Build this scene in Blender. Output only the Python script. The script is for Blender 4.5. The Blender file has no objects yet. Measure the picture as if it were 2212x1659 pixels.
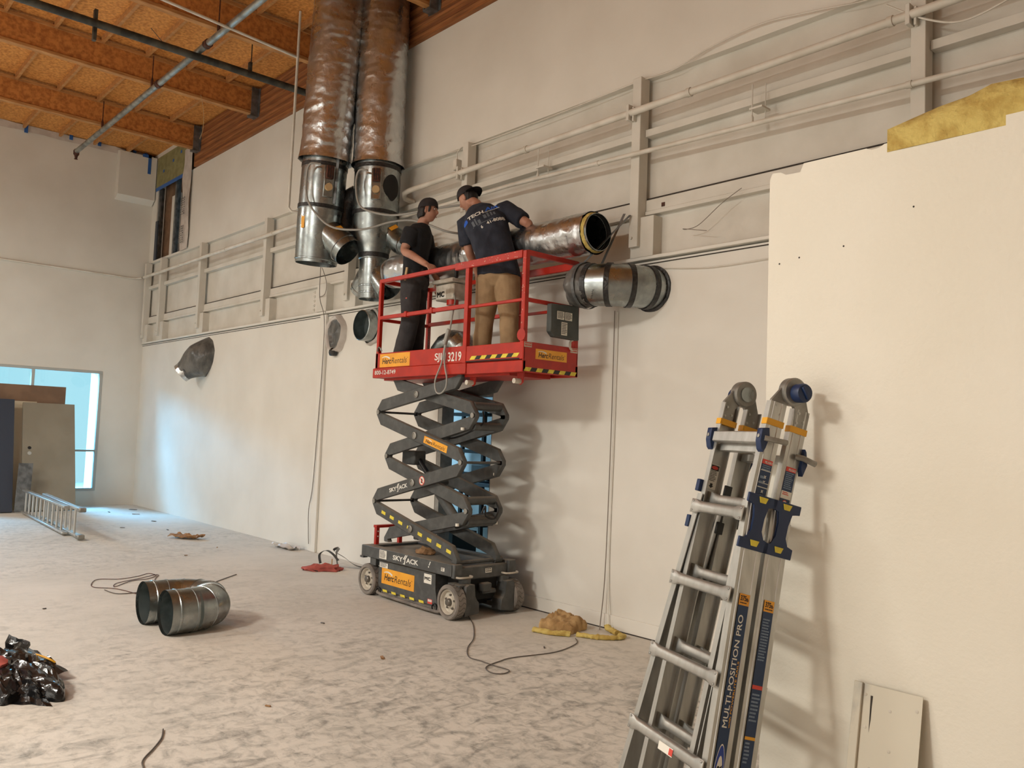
import bpy, bmesh, math, random
from mathutils import Vector as V, Matrix, noise
from mathutils.bvhtree import BVHTree
random.seed(7)
S = bpy.context.scene
COL = S.collection
PI = math.pi
sin, cos = math.sin, math.cos

# ---------------------------------------------------------------- camera
YAW, PITCH, ROLL, FPX = math.radians(48.275), math.radians(3.565), math.radians(2.163), 1806.34
_f = V((-sin(YAW) * cos(PITCH), cos(YAW) * cos(PITCH), sin(PITCH)))
_r = V((cos(YAW), sin(YAW), 0)); _u = _r.cross(_f)
_r2 = _r * cos(ROLL) + _u * sin(ROLL); _u2 = _u * cos(ROLL) - _r * sin(ROLL)
cam = bpy.data.cameras.new('camera'); cam.sensor_width = 36; cam.lens = FPX / 2212 * 36; cam.clip_start = .05
co = bpy.data.objects.new('camera', cam); COL.objects.link(co)
co.matrix_world = Matrix(((_r2.x, _u2.x, -_f.x, 0), (_r2.y, _u2.y, -_f.y, 0), (_r2.z, _u2.z, -_f.z, 1.62), (0, 0, 0, 1)))
S.camera = co

# ---------------------------------------------------------------- sky
W = bpy.data.worlds.new('sky'); S.world = W; W.use_nodes = True
W.node_tree.nodes['Background'].inputs[0].default_value = (.46, .86, 1, 1)
W.node_tree.nodes['Background'].inputs[1].default_value = 1.0

# ---------------------------------------------------------------- lamps
def area(name, loc, target, size, power, color, portal=False, spread=180, sizey=None):
    l = bpy.data.lights.new(name, 'AREA'); l.shape = 'RECTANGLE'; l.size = size; l.size_y = sizey or size
    l.energy = power; l.color = color; l.spread = math.radians(spread)
    if portal: l.cycles.is_portal = True
    o = bpy.data.objects.new(name, l); COL.objects.link(o)
    o.location = loc; o.rotation_euler = (V(target) - V(loc)).to_track_quat('-Z', 'Y').to_euler()
    return o
WARM = (1, .985, .905)
# high-bay lamps hung below the joists along the hall, behind and left of the photographer
for lx, ly, lz, lw in ((-4.8, -4.2, 5.5, 575), (-9.4, -4.5, 5.5, 270), (-13.6, -1.5, 5.5, 205), (-4.2, -1.0, 5.0, 50)):
    area('high_bay_lamp', (lx, ly, lz), (lx, ly + .3, 0), 1.1, lw, WARM)
# daylight: the glazed shopfront behind the photographer, the sky at the far window, the storeroom's window
area('shopfront_daylight', (-6.0, -8.6, 1.5), (-6.0, 5, 1.5), 12, 185, (1, .995, .95), sizey=2.6)
area('sky_over_window', (-20.8, 2.6, 3.9), (-16.2, 3.6, .6), 4.5, 3900, (.18, .58, 1), sizey=2.0)
area('storeroom_daylight', (-11.9, 7.0, 1.5), (-8, 6.9, 1.2), 1.6, 55, (.40, .74, 1))
S.view_settings.view_transform = 'Standard'; S.view_settings.look = 'None'
S.view_settings.exposure = -.04; S.view_settings.gamma = 1; S.view_settings.use_curve_mapping = False

# ---------------------------------------------------------------- helpers: objects
BASE = {}
def tag(o, label=None, cat=None, group=None, kind=None):
    if label: o['label'] = label
    if cat: o['category'] = cat
    if group: o['group'] = group
    if kind: o['kind'] = kind
    return o
def thing(name, loc, label=None, cat=None, group=None, kind=None):
    o = bpy.data.objects.new(name, None); COL.objects.link(o); o.location = loc; o.empty_display_size = .1
    BASE[o.name] = V(loc)
    return tag(o, label, cat, group, kind)
def mk(name, bm, mat, parent=None, smooth=True, ang=38, label=None, normals=True):
    if normals: bmesh.ops.recalc_face_normals(bm, faces=bm.faces)
    me = bpy.data.meshes.new(name)
    if parent is not None:
        base = BASE[parent.name]
    else:
        xs = [v.co for v in bm.verts]
        base = V(((min(p.x for p in xs) + max(p.x for p in xs)) / 2, (min(p.y for p in xs) + max(p.y for p in xs)) / 2, min(p.z for p in xs)))
    bmesh.ops.translate(bm, verts=bm.verts, vec=-base)
    bm.to_mesh(me); bm.free()
    if smooth:
        me.shade_smooth(); me.set_sharp_from_angle(angle=math.radians(ang))
    for m in (mat if isinstance(mat, (list, tuple)) else [mat]): me.materials.append(m)
    o = bpy.data.objects.new(name, me); COL.objects.link(o)
    if parent is not None: o.parent = parent
    else: o.location = base
    BASE[o.name] = base
    if label: o['label'] = label
    return o
def dup(o, off, parent=None):
    c = o.copy(); COL.objects.link(c); c.location = o.location + V(off)
    if parent is not None: c.parent = parent
    BASE[c.name] = BASE[o.name]
    return c
def dup_tree(o, off, parent=None):
    c = o.copy(); COL.objects.link(c); BASE[c.name] = BASE[o.name] + V(off)
    if parent is not None: c.parent = parent
    if off is not None: c.location = o.location + V(off)
    for ch in list(o.children): dup_tree(ch, (0, 0, 0), c)
    return c
NB = bmesh.new

# ---------------------------------------------------------------- helpers: shapes
def obx(bm, c, ax, ay, az, sx, sy, sz, bev=0):
    c, ax, ay, az = V(c), V(ax).normalized(), V(ay).normalized(), V(az).normalized()
    vs = []
    for i in (-1, 1):
        for j in (-1, 1):
            for k in (-1, 1):
                vs.append(bm.verts.new(c + ax * (i * sx / 2) + ay * (j * sy / 2) + az * (k * sz / 2)))
    fs = []
    for q in ((0, 1, 3, 2), (4, 6, 7, 5), (0, 4, 5, 1), (2, 3, 7, 6), (0, 2, 6, 4), (1, 5, 7, 3)):
        fs.append(bm.faces.new([vs[i] for i in q]))
    if bev:
        es = {e for f in fs for e in f.edges}
        bmesh.ops.bevel(bm, geom=list(es), offset=bev, segments=1, affect='EDGES', profile=.5)
    return vs
def bx(bm, x0, x1, y0, y1, z0, z1, bev=0):
    return obx(bm, ((x0 + x1) / 2, (y0 + y1) / 2, (z0 + z1) / 2), (1, 0, 0), (0, 1, 0), (0, 0, 1), abs(x1 - x0), abs(y1 - y0), abs(z1 - z0), bev)
def bar(bm, p, q, side, w, h, bev=0):
    p, q = V(p), V(q); d = q - p; s = V(side); s = (s - d.normalized() * s.dot(d.normalized())).normalized()
    return obx(bm, (p + q) / 2, d, s, d.normalized().cross(s), d.length, w, h, bev)
def frame(d):
    d = V(d).normalized(); a = V((0, 0, 1)) if abs(d.z) < .9 else V((1, 0, 0))
    x = a.cross(d).normalized(); return x, d.cross(x)
def ring(bm, c, x, y, rx, ry=None, n=16):
    ry = rx if ry is None else ry
    return [bm.verts.new(V(c) + x * (rx * cos(2 * PI * i / n)) + y * (ry * sin(2 * PI * i / n))) for i in range(n)]
def bridge(bm, a, b):
    n = len(a)
    for i in range(n): bm.faces.new((a[i], a[(i + 1) % n], b[(i + 1) % n], b[i]))
def cyl(bm, p, q, r1, r2=None, n=16, caps=True):
    p, q = V(p), V(q); x, y = frame(q - p); r2 = r1 if r2 is None else r2
    a, b = ring(bm, p, x, y, r1, n=n), ring(bm, q, x, y, r2, n=n); bridge(bm, a, b)
    if caps: bm.faces.new(a[::-1]); bm.faces.new(b)
def lathe(bm, p, axis, prof, n=24, cap0=False, cap1=False):
    p = V(p); d = V(axis).normalized(); x, y = frame(d); prev = None; first = None
    for r, t in prof:
        cur = ring(bm, p + d * t, x, y, max(r, 1e-4), n=n)
        if prev: bridge(bm, prev, cur)
        else: first = cur
        prev = cur
    if cap0: bm.faces.new(first[::-1])
    if cap1: bm.faces.new(prev)
def tube(bm, pts, r, n=8, closed=False, caps=True):
    pts = [V(p) for p in pts]; m = len(pts); rings = []; x = None
    for i, p in enumerate(pts):
        if closed: d = pts[(i + 1) % m] - pts[i - 1]
        else: d = pts[min(i + 1, m - 1)] - pts[max(i - 1, 0)]
        d.normalize()
        if x is None: x, y = frame(d)
        else:
            x = (x - d * x.dot(d)).normalized(); y = d.cross(x)
        rr = r[i] if isinstance(r, (list, tuple)) else r
        rings.append(ring(bm, p, x, y, rr, n=n))
    for a, b in zip(rings, rings[1:]): bridge(bm, a, b)
    if closed: bridge(bm, rings[-1], rings[0])
    elif caps: bm.faces.new(rings[0][::-1]); bm.faces.new(rings[-1])
    return rings
def spline(pts, k=8):
    pts = [V(p) for p in pts]; out = []
    for i in range(len(pts) - 1):
        p0, p1, p2, p3 = pts[max(i - 1, 0)], pts[i], pts[i + 1], pts[min(i + 2, len(pts) - 1)]
        for j in range(k):
            t = j / k
            out.append(.5 * ((2 * p1) + (p2 - p0) * t + (2 * p0 - 5 * p1 + 4 * p2 - p3) * t * t + (3 * p1 - p0 - 3 * p2 + p3) * t ** 3))
    out.append(pts[-1]); return out
def prism(bm, poly, O, ux, uy, uz, bev=0):
    O, ux, uy, uz = V(O), V(ux), V(uy), V(uz)
    a = [bm.verts.new(O + ux * x + uy * y) for x, y in poly]; b = [bm.verts.new(O + ux * x + uy * y + uz) for x, y in poly]
    fs = [bm.faces.new(a[::-1]), bm.faces.new(b)]
    n = len(a)
    for i in range(n): fs.append(bm.faces.new((a[i], a[(i + 1) % n], b[(i + 1) % n], b[i])))
    if bev: bmesh.ops.bevel(bm, geom=list({e for f in fs for e in f.edges}), offset=bev, segments=1, affect='EDGES', profile=.5)
def quad(bm, O, ux, uy, x0, x1, y0, y1, sk=0):
    O, ux, uy = V(O), V(ux), V(uy)
    vs = [bm.verts.new(O + ux * (x + (sk if y == y1 else 0)) + uy * y) for x, y in ((x0, y0), (x1, y0), (x1, y1), (x0, y1))]
    return bm.faces.new(vs)
def plate(bm, O, ux, uy, x0, x1, y0, y1, t=.0012, sk=0):
    nz = V(ux).normalized().cross(V(uy).normalized()) * t
    prism(bm, [(x0, y0), (x1, y0), (x1 + sk, y1), (x0 + sk, y1)], O, ux, uy, nz)
def text_mesh(s, bold=0, shear=0, spacing=1.0):
    cu = bpy.data.curves.new('lettering', 'FONT'); cu.body = s; cu.offset = bold; cu.shear = shear; cu.resolution_u = 3
    cu.space_character = spacing
    ob = bpy.data.objects.new('lettering', cu); me = ob.to_mesh()
    vs = [v.co.copy() for v in me.vertices]; fs = [tuple(p.vertices) for p in me.polygons]
    ob.to_mesh_clear(); bpy.data.objects.remove(ob); bpy.data.curves.remove(cu)
    return vs, fs
def add_text(bm, s, O, ux, uy, w, h, bold=.012, shear=0, spacing=1.0, lift=.0015):
    """flat lettering filling a box w x h whose lower left corner is O"""
    if 'M' in s and bold > 0:      # the font's M breaks when thickened: stamp it several times instead
        k = bold * h; O, ax, ay = V(O), V(ux).normalized(), V(uy).normalized()
        for i, (dx, dy) in enumerate(((-k, -k), (k, -k), (-k, k), (k, k))):
            add_text(bm, s, O + ax * (k + dx) + ay * (k + dy), ux, uy, w - 2 * k, h - 2 * k, 0, shear, spacing, lift + i * .00012)
        return
    vs, fs = text_mesh(s, bold, shear, spacing); O, ux, uy = V(O), V(ux).normalized(), V(uy).normalized(); nz = ux.cross(uy) * lift
    x0, x1 = min(v.x for v in vs), max(v.x for v in vs); y0, y1 = min(v.y for v in vs), max(v.y for v in vs)
    nv = [bm.verts.new(O + nz + ux * ((v.x - x0) / (x1 - x0) * w) + uy * ((v.y - y0) / (y1 - y0) * h)) for v in vs]
    for f in fs:
        try: bm.faces.new([nv[i] for i in f])
        except ValueError: pass
def lines(bm, O, ux, uy, x0, x1, ytop, n, pitch, hh, seed=1, lift=.0016):
    """rows of tiny illegible print"""
    rnd = random.Random(seed); ux, uy = V(ux).normalized(), V(uy).normalized(); nz = ux.cross(uy) * lift
    for i in range(n):
        x = x0; y = ytop - i * pitch
        end = x1 - rnd.random() * .3 * (x1 - x0)
        while x < end:
            w = (x1 - x0) * rnd.uniform(.07, .2)
            quad(bm, V(O) + nz, ux, uy, x, min(x + w, end), y - hh, y); x += w + (x1 - x0) * .03
def jitter(bm, amp, sc, seed=0, fn=None):
    for v in bm.verts:
        k = 1 if fn is None else fn(v.co)
        v.co += noise.noise_vector(v.co * sc + V((seed * 7.3, seed * 3.1, seed))) * amp * k

# ---------------------------------------------------------------- helpers: materials
def lin(c):
    return tuple((x / 12.92 if x <= .04045 else ((x + .055) / 1.055) ** 2.4) for x in (v / 255 for v in c)) + (1,)
def P(name, c, rough=.6, metal=0, c2=None, sc=6, det=5, lo=.4, hi=.62, bump=0, bsc=60, stretch=(1, 1, 1), spec=.5, rvar=0, emit=0, alpha=1, trans=0):
    m = bpy.data.materials.new(name); m.use_nodes = True; nt = m.node_tree; N = nt.nodes; L = nt.links
    b = N['Principled BSDF']; b.inputs['Base Color'].default_value = lin(c); b.inputs['Roughness'].default_value = rough
    b.inputs['Metallic'].default_value = metal; b.inputs['Specular IOR Level'].default_value = spec
    if alpha < 1: b.inputs['Alpha'].default_value = alpha
    if trans: b.inputs['Transmission Weight'].default_value = trans
    if emit: b.inputs['Emission Color'].default_value = lin(c); b.inputs['Emission Strength'].default_value = emit
    if c2 or bump or rvar:
        tc = N.new('ShaderNodeTexCoord'); mp = N.new('ShaderNodeMapping'); mp.inputs['Scale'].default_value = stretch
        L.new(tc.outputs['Object'], mp.inputs[0])
    if c2 or rvar:
        nz = N.new('ShaderNodeTexNoise'); nz.inputs['Scale'].default_value = sc; nz.inputs['Detail'].default_value = det; L.new(mp.outputs[0], nz.inputs['Vector'])
        mr = N.new('ShaderNodeMapRange'); mr.inputs[1].default_value = lo; mr.inputs[2].default_value = hi; L.new(nz.outputs[0], mr.inputs[0])
        if c2:
            mx = N.new('ShaderNodeMix'); mx.data_type = 'RGBA'; mx.inputs[6].default_value = lin(c); mx.inputs[7].default_value = lin(c2)
            L.new(mr.outputs[0], mx.inputs[0]); L.new(mx.outputs[2], b.inputs['Base Color'])
        if rvar:
            m2 = N.new('ShaderNodeMapRange'); m2.inputs[3].default_value = rough; m2.inputs[4].default_value = rough + rvar; L.new(mr.outputs[0], m2.inputs[0]); L.new(m2.outputs[0], b.inputs['Roughness'])
    if bump:
        n2 = N.new('ShaderNodeTexNoise'); n2.inputs['Scale'].default_value = bsc; n2.inputs['Detail'].default_value = 3; L.new(mp.outputs[0], n2.inputs['Vector'])
        bp = N.new('ShaderNodeBump'); bp.inputs['Strength'].default_value = bump; bp.inputs['Distance'].default_value = .01
        L.new(n2.outputs[0], bp.inputs['Height']); L.new(bp.outputs[0], b.inputs['Normal'])
    return m
def dusty(name, c, dust=(150, 138, 122), rough=.55, amt=.75, metal=0):
    """paint with settled dust on upward faces and scuffs"""
    m = P(name, c, rough, metal, c2=tuple(min(255, int(v * 1.18 + 6)) for v in c), sc=14, lo=.45, hi=.75)
    nt = m.node_tree; N = nt.nodes; L = nt.links; b = N['Principled BSDF']; src = b.inputs['Base Color'].links[0].from_socket
    g = N.new('ShaderNodeNewGeometry'); sp = N.new('ShaderNodeSeparateXYZ'); L.new(g.outputs['Normal'], sp.inputs[0])
    mr = N.new('ShaderNodeMapRange'); mr.inputs[1].default_value = .45; mr.inputs[2].default_value = .95; mr.inputs[4].default_value = amt; L.new(sp.outputs[2], mr.inputs[0])
    nz = N.new('ShaderNodeTexNoise'); nz.inputs['Scale'].default_value = 22; nz.inputs['Detail'].default_value = 6
    ad = N.new('ShaderNodeMapRange'); ad.inputs[1].default_value = .3; ad.inputs[2].default_value = .6; ad.inputs[3].default_value = .55; L.new(nz.outputs[0], ad.inputs[0])
    mu = N.new('ShaderNodeMath'); mu.operation = 'MULTIPLY'; L.new(mr.outputs[0], mu.inputs[0]); L.new(ad.outputs[0], mu.inputs[1])
    mx = N.new('ShaderNodeMix'); mx.data_type = 'RGBA'; L.new(mu.outputs[0], mx.inputs[0]); L.new(src, mx.inputs[6]); mx.inputs[7].default_value = lin(dust)
    L.new(mx.outputs[2], b.inputs['Base Color'])
    return m
M = {}
M['paint'] = P('white_wall_paint', (226, 222, 213), .72, c2=(216, 211, 201), sc=1.3, lo=.35, hi=.75, bump=.05, bsc=140)
M['paint_old'] = P('old_white_paint', (216, 211, 201), .7, c2=(200, 194, 182), sc=2.5, lo=.35, hi=.75, bump=.06, bsc=90)
M['partition'] = P('partition_paint', (232, 226, 212), .6, c2=(226, 219, 203), sc=.9, bump=.16, bsc=55)
M['crack_and_shade'] = P('dark_gap_and_shade', (58, 52, 46), .9)  # colours real gaps and seams, and also the painted-in shade pieces
M['osb'] = P('osb_board', (222, 154, 78), .8, c2=(180, 114, 52), sc=26, det=6, lo=.38, hi=.66, bump=.25, bsc=40)
M['osb_dark'] = P('osb_joist_web', (206, 136, 68), .8, c2=(164, 100, 46), sc=18, det=6, lo=.38, hi=.66, bump=.2, bsc=40)
M['lumber'] = P('joist_lumber', (196, 142, 86), .75, c2=(164, 112, 62), sc=5, stretch=(3, 1, 6), lo=.35, hi=.7)
M['glulam'] = [P('glulam_%d' % i, c, .72, c2=tuple(int(v * .74) for v in c), sc=4, stretch=(.6, 5, 9), lo=.35, hi=.68, bump=.12, bsc=20) for i, c in enumerate(((162, 102, 56), (176, 114, 66), (142, 86, 46), (168, 106, 58)))]
M['steel'] = P('galvanised_bracket', (128, 132, 134), .45, .6, c2=(96, 100, 102), sc=9)
M['pipe_grey'] = P('galvanised_pipe', (168, 172, 168), .35, .75, c2=(126, 128, 124), sc=5, rvar=.2)
M['pipe_dark'] = P('black_iron_pipe', (52, 52, 48), .6, .3, c2=(84, 82, 74), sc=7)
M['pipe_white'] = P('painted_pipe', (220, 214, 203), .55, c2=(204, 197, 184), sc=4)
M['fitting_rust'] = P('rusty_fitting', (96, 52, 36), .7, .2, c2=(60, 38, 28), sc=30)
M['black'] = P('black_plastic', (22, 22, 23), .45)
M['black_tape'] = P('black_foil_tape', (26, 26, 27), .38, c2=(46, 46, 46), sc=30, bump=.5, bsc=45)
M['bag'] = P('black_bin_liner', (16, 16, 17), .2, c2=(30, 30, 31), sc=12, bump=.6, bsc=16)
M['film'] = P('grey_plastic_film', (74, 74, 72), .3, c2=(108, 106, 102), sc=10, bump=.7, bsc=24, stretch=(1, 1, .4))
M['white'] = P('white_label', (230, 226, 215), .5)
M['white_ink'] = P('white_ink', (226, 224, 216), .5)
M['black_ink'] = P('black_ink', (24, 22, 20), .5)
M['navy_ink'] = P('pale_blue_print', (128, 146, 168), .6)
M['grey_ink'] = P('grey_ink', (96, 94, 92), .6)
M['red'] = P('orange_red_paint', (182, 36, 15), .42, c2=(166, 30, 12), sc=9, bump=.04, bsc=30)
M['red_chip'] = P('chipped_primer', (214, 168, 150), .7)
M['grey_paint'] = dusty('charcoal_lift_paint', (70, 71, 70))
M['grey_box'] = P('grey_plastic_case', (74, 78, 76), .55, c2=(62, 66, 64), sc=8)
M['orange'] = P('orange_decal', (242, 172, 48), .45, c2=(232, 158, 42), sc=7)
M['yellow'] = P('yellow_decal', (232, 214, 70), .5, c2=(212, 192, 62), sc=20)
M['yellow_strap'] = P('yellow_nylon_band', (226, 164, 34), .5)
M['tyre'] = P('grey_rubber', (134, 126, 118), .8, c2=(108, 102, 96), sc=10, bump=.15, bsc=60)
M['groove'] = P('tyre_groove', (84, 79, 74), .9)
M['rim'] = P('cream_wheel_rim', (206, 198, 184), .55, c2=(176, 166, 150), sc=12)
M['bolt'] = P('steel_bolt', (120, 116, 110), .4, .8)
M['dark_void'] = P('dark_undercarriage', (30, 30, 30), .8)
M['galv'] = P('galvanised_duct', (170, 176, 176), .24, 1, c2=(138, 144, 144), sc=9, det=6, lo=.36, hi=.66, rvar=.14, bump=.05, bsc=9)
M['galv_in'] = P('duct_inside', (122, 132, 132), .45, .75, c2=(98, 108, 108), sc=9)
M['foil'] = P('foil_jacket', (206, 209, 210), .27, 1, c2=(196, 199, 201), sc=5, bump=.5, bsc=19, rvar=.08)
M['alu'] = P('ladder_aluminium', (196, 196, 192), .38, .85, c2=(172, 171, 166), sc=7, stretch=(4, 4, .7), lo=.3, hi=.75, rvar=.12)
M['alu_dull'] = P('cast_aluminium', (160, 158, 152), .5, .7, c2=(136, 134, 128), sc=12)
M['blue'] = P('navy_plastic', (22, 44, 82), .45)
M['navy'] = P('navy_label', (26, 52, 88), .45)
M['navy2'] = P('blue_oval', (32, 62, 150), .45)
M['redlab'] = P('red_label', (212, 70, 58), .5)
M['insul'] = P('yellow_fibreglass', (206, 184, 108), .95, c2=(182, 154, 82), sc=14, det=7, bump=.8, bsc=40)
M['kraft'] = P('kraft_facing', (188, 154, 106), .9, c2=(156, 122, 78), sc=10, det=6, bump=.7, bsc=26)
M['wire'] = P('grey_wire', (132, 122, 112), .6)
M['wire_d'] = P('dark_wire', (92, 83, 75), .6)
M['cable'] = P('grey_flexible_conduit', (150, 148, 142), .45)
M['blue_tape'] = P('blue_masking_tape', (48, 98, 170), .6)
M['green_sheet'] = P('green_gypsum_sheet', (146, 140, 96), .85, c2=(128, 122, 82), sc=8)
M['wrap'] = P('white_house_wrap', (206, 198, 190), .5, c2=(190, 180, 172), sc=6, bump=.3, bsc=12)
def thin_glass():
    m = bpy.data.materials.new('window_glass'); m.use_nodes = True; nt = m.node_tree; N = nt.nodes; L = nt.links
    for n in list(N):
        if n.type != 'OUTPUT_MATERIAL': N.remove(n)
    out = [n for n in N if n.type == 'OUTPUT_MATERIAL'][0]
    t = N.new('ShaderNodeBsdfTransparent'); t.inputs[0].default_value = (.95, .98, .98, 1); g = N.new('ShaderNodeBsdfGlossy'); g.inputs['Roughness'].default_value = .02
    f = N.new('ShaderNodeFresnel'); f.inputs[0].default_value = 1.45; x = N.new('ShaderNodeMixShader')
    L.new(f.outputs[0], x.inputs[0]); L.new(t.outputs[0], x.inputs[1]); L.new(g.outputs[0], x.inputs[2]); L.new(x.outputs[0], out.inputs[0]); return m
M['glass'] = thin_glass()
M['sash'] = P('grey_window_frame', (176, 178, 174), .5)
M['stucco'] = P('outside_stucco', (238, 240, 238), .9)
M['door_grey'] = P('beige_door_leaf', (146, 138, 122), .6, c2=(138, 130, 114), sc=2)
M['door_white'] = P('cream_panel_door', (196, 184, 160), .6)
M['brown_board'] = P('brown_hardboard', (130, 102, 80), .75, c2=(118, 92, 72), sc=4)
M['slate'] = P('slate_blue_panel', (54, 62, 76), .5)
M['skin'] = P('skin', (178, 130, 108), .55, c2=(164, 114, 92), sc=9)
M['hair'] = P('dark_hair', (22, 17, 15), .6, bump=.6, bsc=60, stretch=(1, 1, .3))
M['tee_black'] = P('black_cotton', (20, 21, 25), .9, c2=(28, 29, 33), sc=12, bump=.2, bsc=60)
M['tee_navy'] = P('navy_cotton', (30, 34, 46), .9, c2=(42, 47, 60), sc=9, bump=.2, bsc=60)
M['work_trouser'] = P('black_work_canvas', (50, 47, 49), .9, c2=(62, 59, 60), sc=8, bump=.2, bsc=40)
M['khaki'] = P('khaki_cotton', (162, 134, 100), .9, c2=(144, 117, 86), sc=7, bump=.2, bsc=50)
M['cap'] = P('black_cap', (30, 27, 29), .85, c2=(42, 38, 40), sc=14)
M['shoe'] = P('dark_shoe', (42, 38, 36), .7)
M['wood'] = P('hammer_wood', (190, 160, 118), .7)
M['lips'] = P('lips', (150, 92, 80), .5)
M['rag'] = P('red_cloth', (176, 88, 78), .9, c2=(150, 70, 62), sc=12)
M['cardboard'] = P('brown_paper', (160, 122, 84), .85, c2=(136, 100, 66), sc=14)
M['storeroom'] = P('storeroom_paint', (214, 216, 216), .8)
def floor_mat():
    m = bpy.data.materials.new('dusty_concrete'); m.use_nodes = True; nt = m.node_tree; N = nt.nodes; L = nt.links; b = N['Principled BSDF']
    tc = N.new('ShaderNodeTexCoord')
    def nz(scale, det, stretch, rot=0, dist=0):
        mp = N.new('ShaderNodeMapping'); mp.inputs['Scale'].default_value = stretch; mp.inputs['Rotation'].default_value = (0, 0, rot); L.new(tc.outputs['Object'], mp.inputs[0])
        n = N.new('ShaderNodeTexNoise'); n.inputs['Scale'].default_value = scale; n.inputs['Detail'].default_value = det; n.inputs['Distortion'].default_value = dist; n.inputs['Roughness'].default_value = .62
        L.new(mp.outputs[0], n.inputs['Vector']); return n.outputs[0]
    def rng(s, a, c, lo=0, hi=1):
        r = N.new('ShaderNodeMapRange'); r.inputs[1].default_value = a; r.inputs[2].default_value = c; r.inputs[3].default_value = lo; r.inputs[4].default_value = hi; L.new(s, r.inputs[0]); return r.outputs[0]
    def mul(a, c, op='MULTIPLY'):
        k = N.new('ShaderNodeMath'); k.operation = op; k.use_clamp = True; L.new(a, k.inputs[0])
        if isinstance(c, (int, float)): k.inputs[1].default_value = c
        else: L.new(c, k.inputs[1])
        return k.outputs[0]
    def mix(f, a, c):
        k = N.new('ShaderNodeMix'); k.data_type = 'RGBA'; L.new(f, k.inputs[0])
        for i, v in ((6, a), (7, c)):
            if isinstance(v, tuple): k.inputs[i].default_value = lin(v)
            else: L.new(v, k.inputs[i])
        return k.outputs[2]
    big = rng(nz(.38, 6, (1, 1, 1), .4, .5), .43, .60)
    gm = N.new('ShaderNodeMapping'); gm.vector_type = 'POINT'; gm.inputs['Location'].default_value = (-4.9 / 3.3, -2.6 / 3.3, 0); gm.inputs['Scale'].default_value = (1 / 3.3, 1 / 3.3, .2); L.new(tc.outputs['Object'], gm.inputs[0])
    gt = N.new('ShaderNodeTexGradient'); gt.gradient_type = 'SPHERICAL'; L.new(gm.outputs[0], gt.inputs[0])
    big = mul(mul(big, .5), mul(gt.outputs['Fac'], 1.3), 'ADD')
    swirl = rng(nz(8, 12, (1, .62, 1), .75, 1.0), .47, .66)
    swirl2 = rng(nz(17, 12, (.6, 1, 1), .25, .5), .48, .66)
    fine = rng(nz(38, 6, (1, 1, 1)), .5, .72)
    scuff = mul(mul(swirl, big), .75); scuff = mul(scuff, mul(mul(swirl2, big), .6), 'ADD'); scuff = mul(scuff, mul(rng(nz(13, 9, (1, .4, 1), .5, .8), .54, .70), .2), 'ADD')
    col = mix(rng(nz(1.1, 4, (1, 1, 1)), .35, .7), (216, 209, 199), (203, 197, 187))
    col = mix(scuff, col, (148, 144, 137))
    col = mix(mul(fine, .22), col, (214, 204, 190))
    speck = rng(nz(85, 2, (1, 1, 1)), .70, .74)
    col = mix(mul(speck, .5), col, (84, 76, 68))
    L.new(col, b.inputs['Base Color']); b.inputs['Roughness'].default_value = .78; b.inputs['Specular IOR Level'].default_value = .35
    bp = N.new('ShaderNodeBump'); bp.inputs['Strength'].default_value = .12; bp.inputs['Distance'].default_value = .01; L.new(nz(40, 5, (1, 1, 1)), bp.inputs['Height']); L.new(bp.outputs[0], b.inputs['Normal'])
    return m
M['floor'] = floor_mat()
# ================================================================ THE ROOM
YW = 5.54; XL = -17.3; DECK = 6.99
b = NB(); bx(b, -24, 7, -9, 9.2, -.12, 0); tag(mk('floor', b, M['floor'], smooth=False), 'dusty pale concrete floor of the hall', kind='structure')

# ---- long back wall
wb = thing('wall_back', (-6, YW, 0), 'long white back wall with painted framing band', kind='structure')
DX0, DX1, DZ = -7.42, -6.49, 2.05
for x0, x1, z0, z1 in ((XL - .2, -10.02, 0, 3.15), (-10.02, DX0, 0, 3.15), (DX1, 7, 0, 3.15), (DX0, DX1, DZ, 3.15)):
    b = NB(); bx(b, x0, x1, YW, YW + .16, z0, z1); mk('drywall', b, M['paint'], wb, smooth=False)
b = NB(); bx(b, XL - .2, 7, YW + .08, YW + .16, 3.15, 4.78); mk('recessed_sheathing', b, M['paint_old'], wb, smooth=False)
OX0, OX1, OZ0, OZ1 = -17.02, -15.28, 4.82, 6.86
for x0, x1, z0, z1 in ((OX1, 7, 4.78, 6.27), (XL - .2, OX0, 4.78, 7), (OX0, OX1, 4.78, OZ0), (OX0, OX1, OZ1, 7)):
    b = NB(); bx(b, x0, x1, YW + .01, YW + .16, z0, z1); mk('drywall', b, M['paint'], wb, smooth=False)
b = NB(); bx(b, -15.2, 7, YW + .04, YW + .16, 6.27, 7); mk('backing', b, M['crack_and_shade'], wb, smooth=False)
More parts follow.
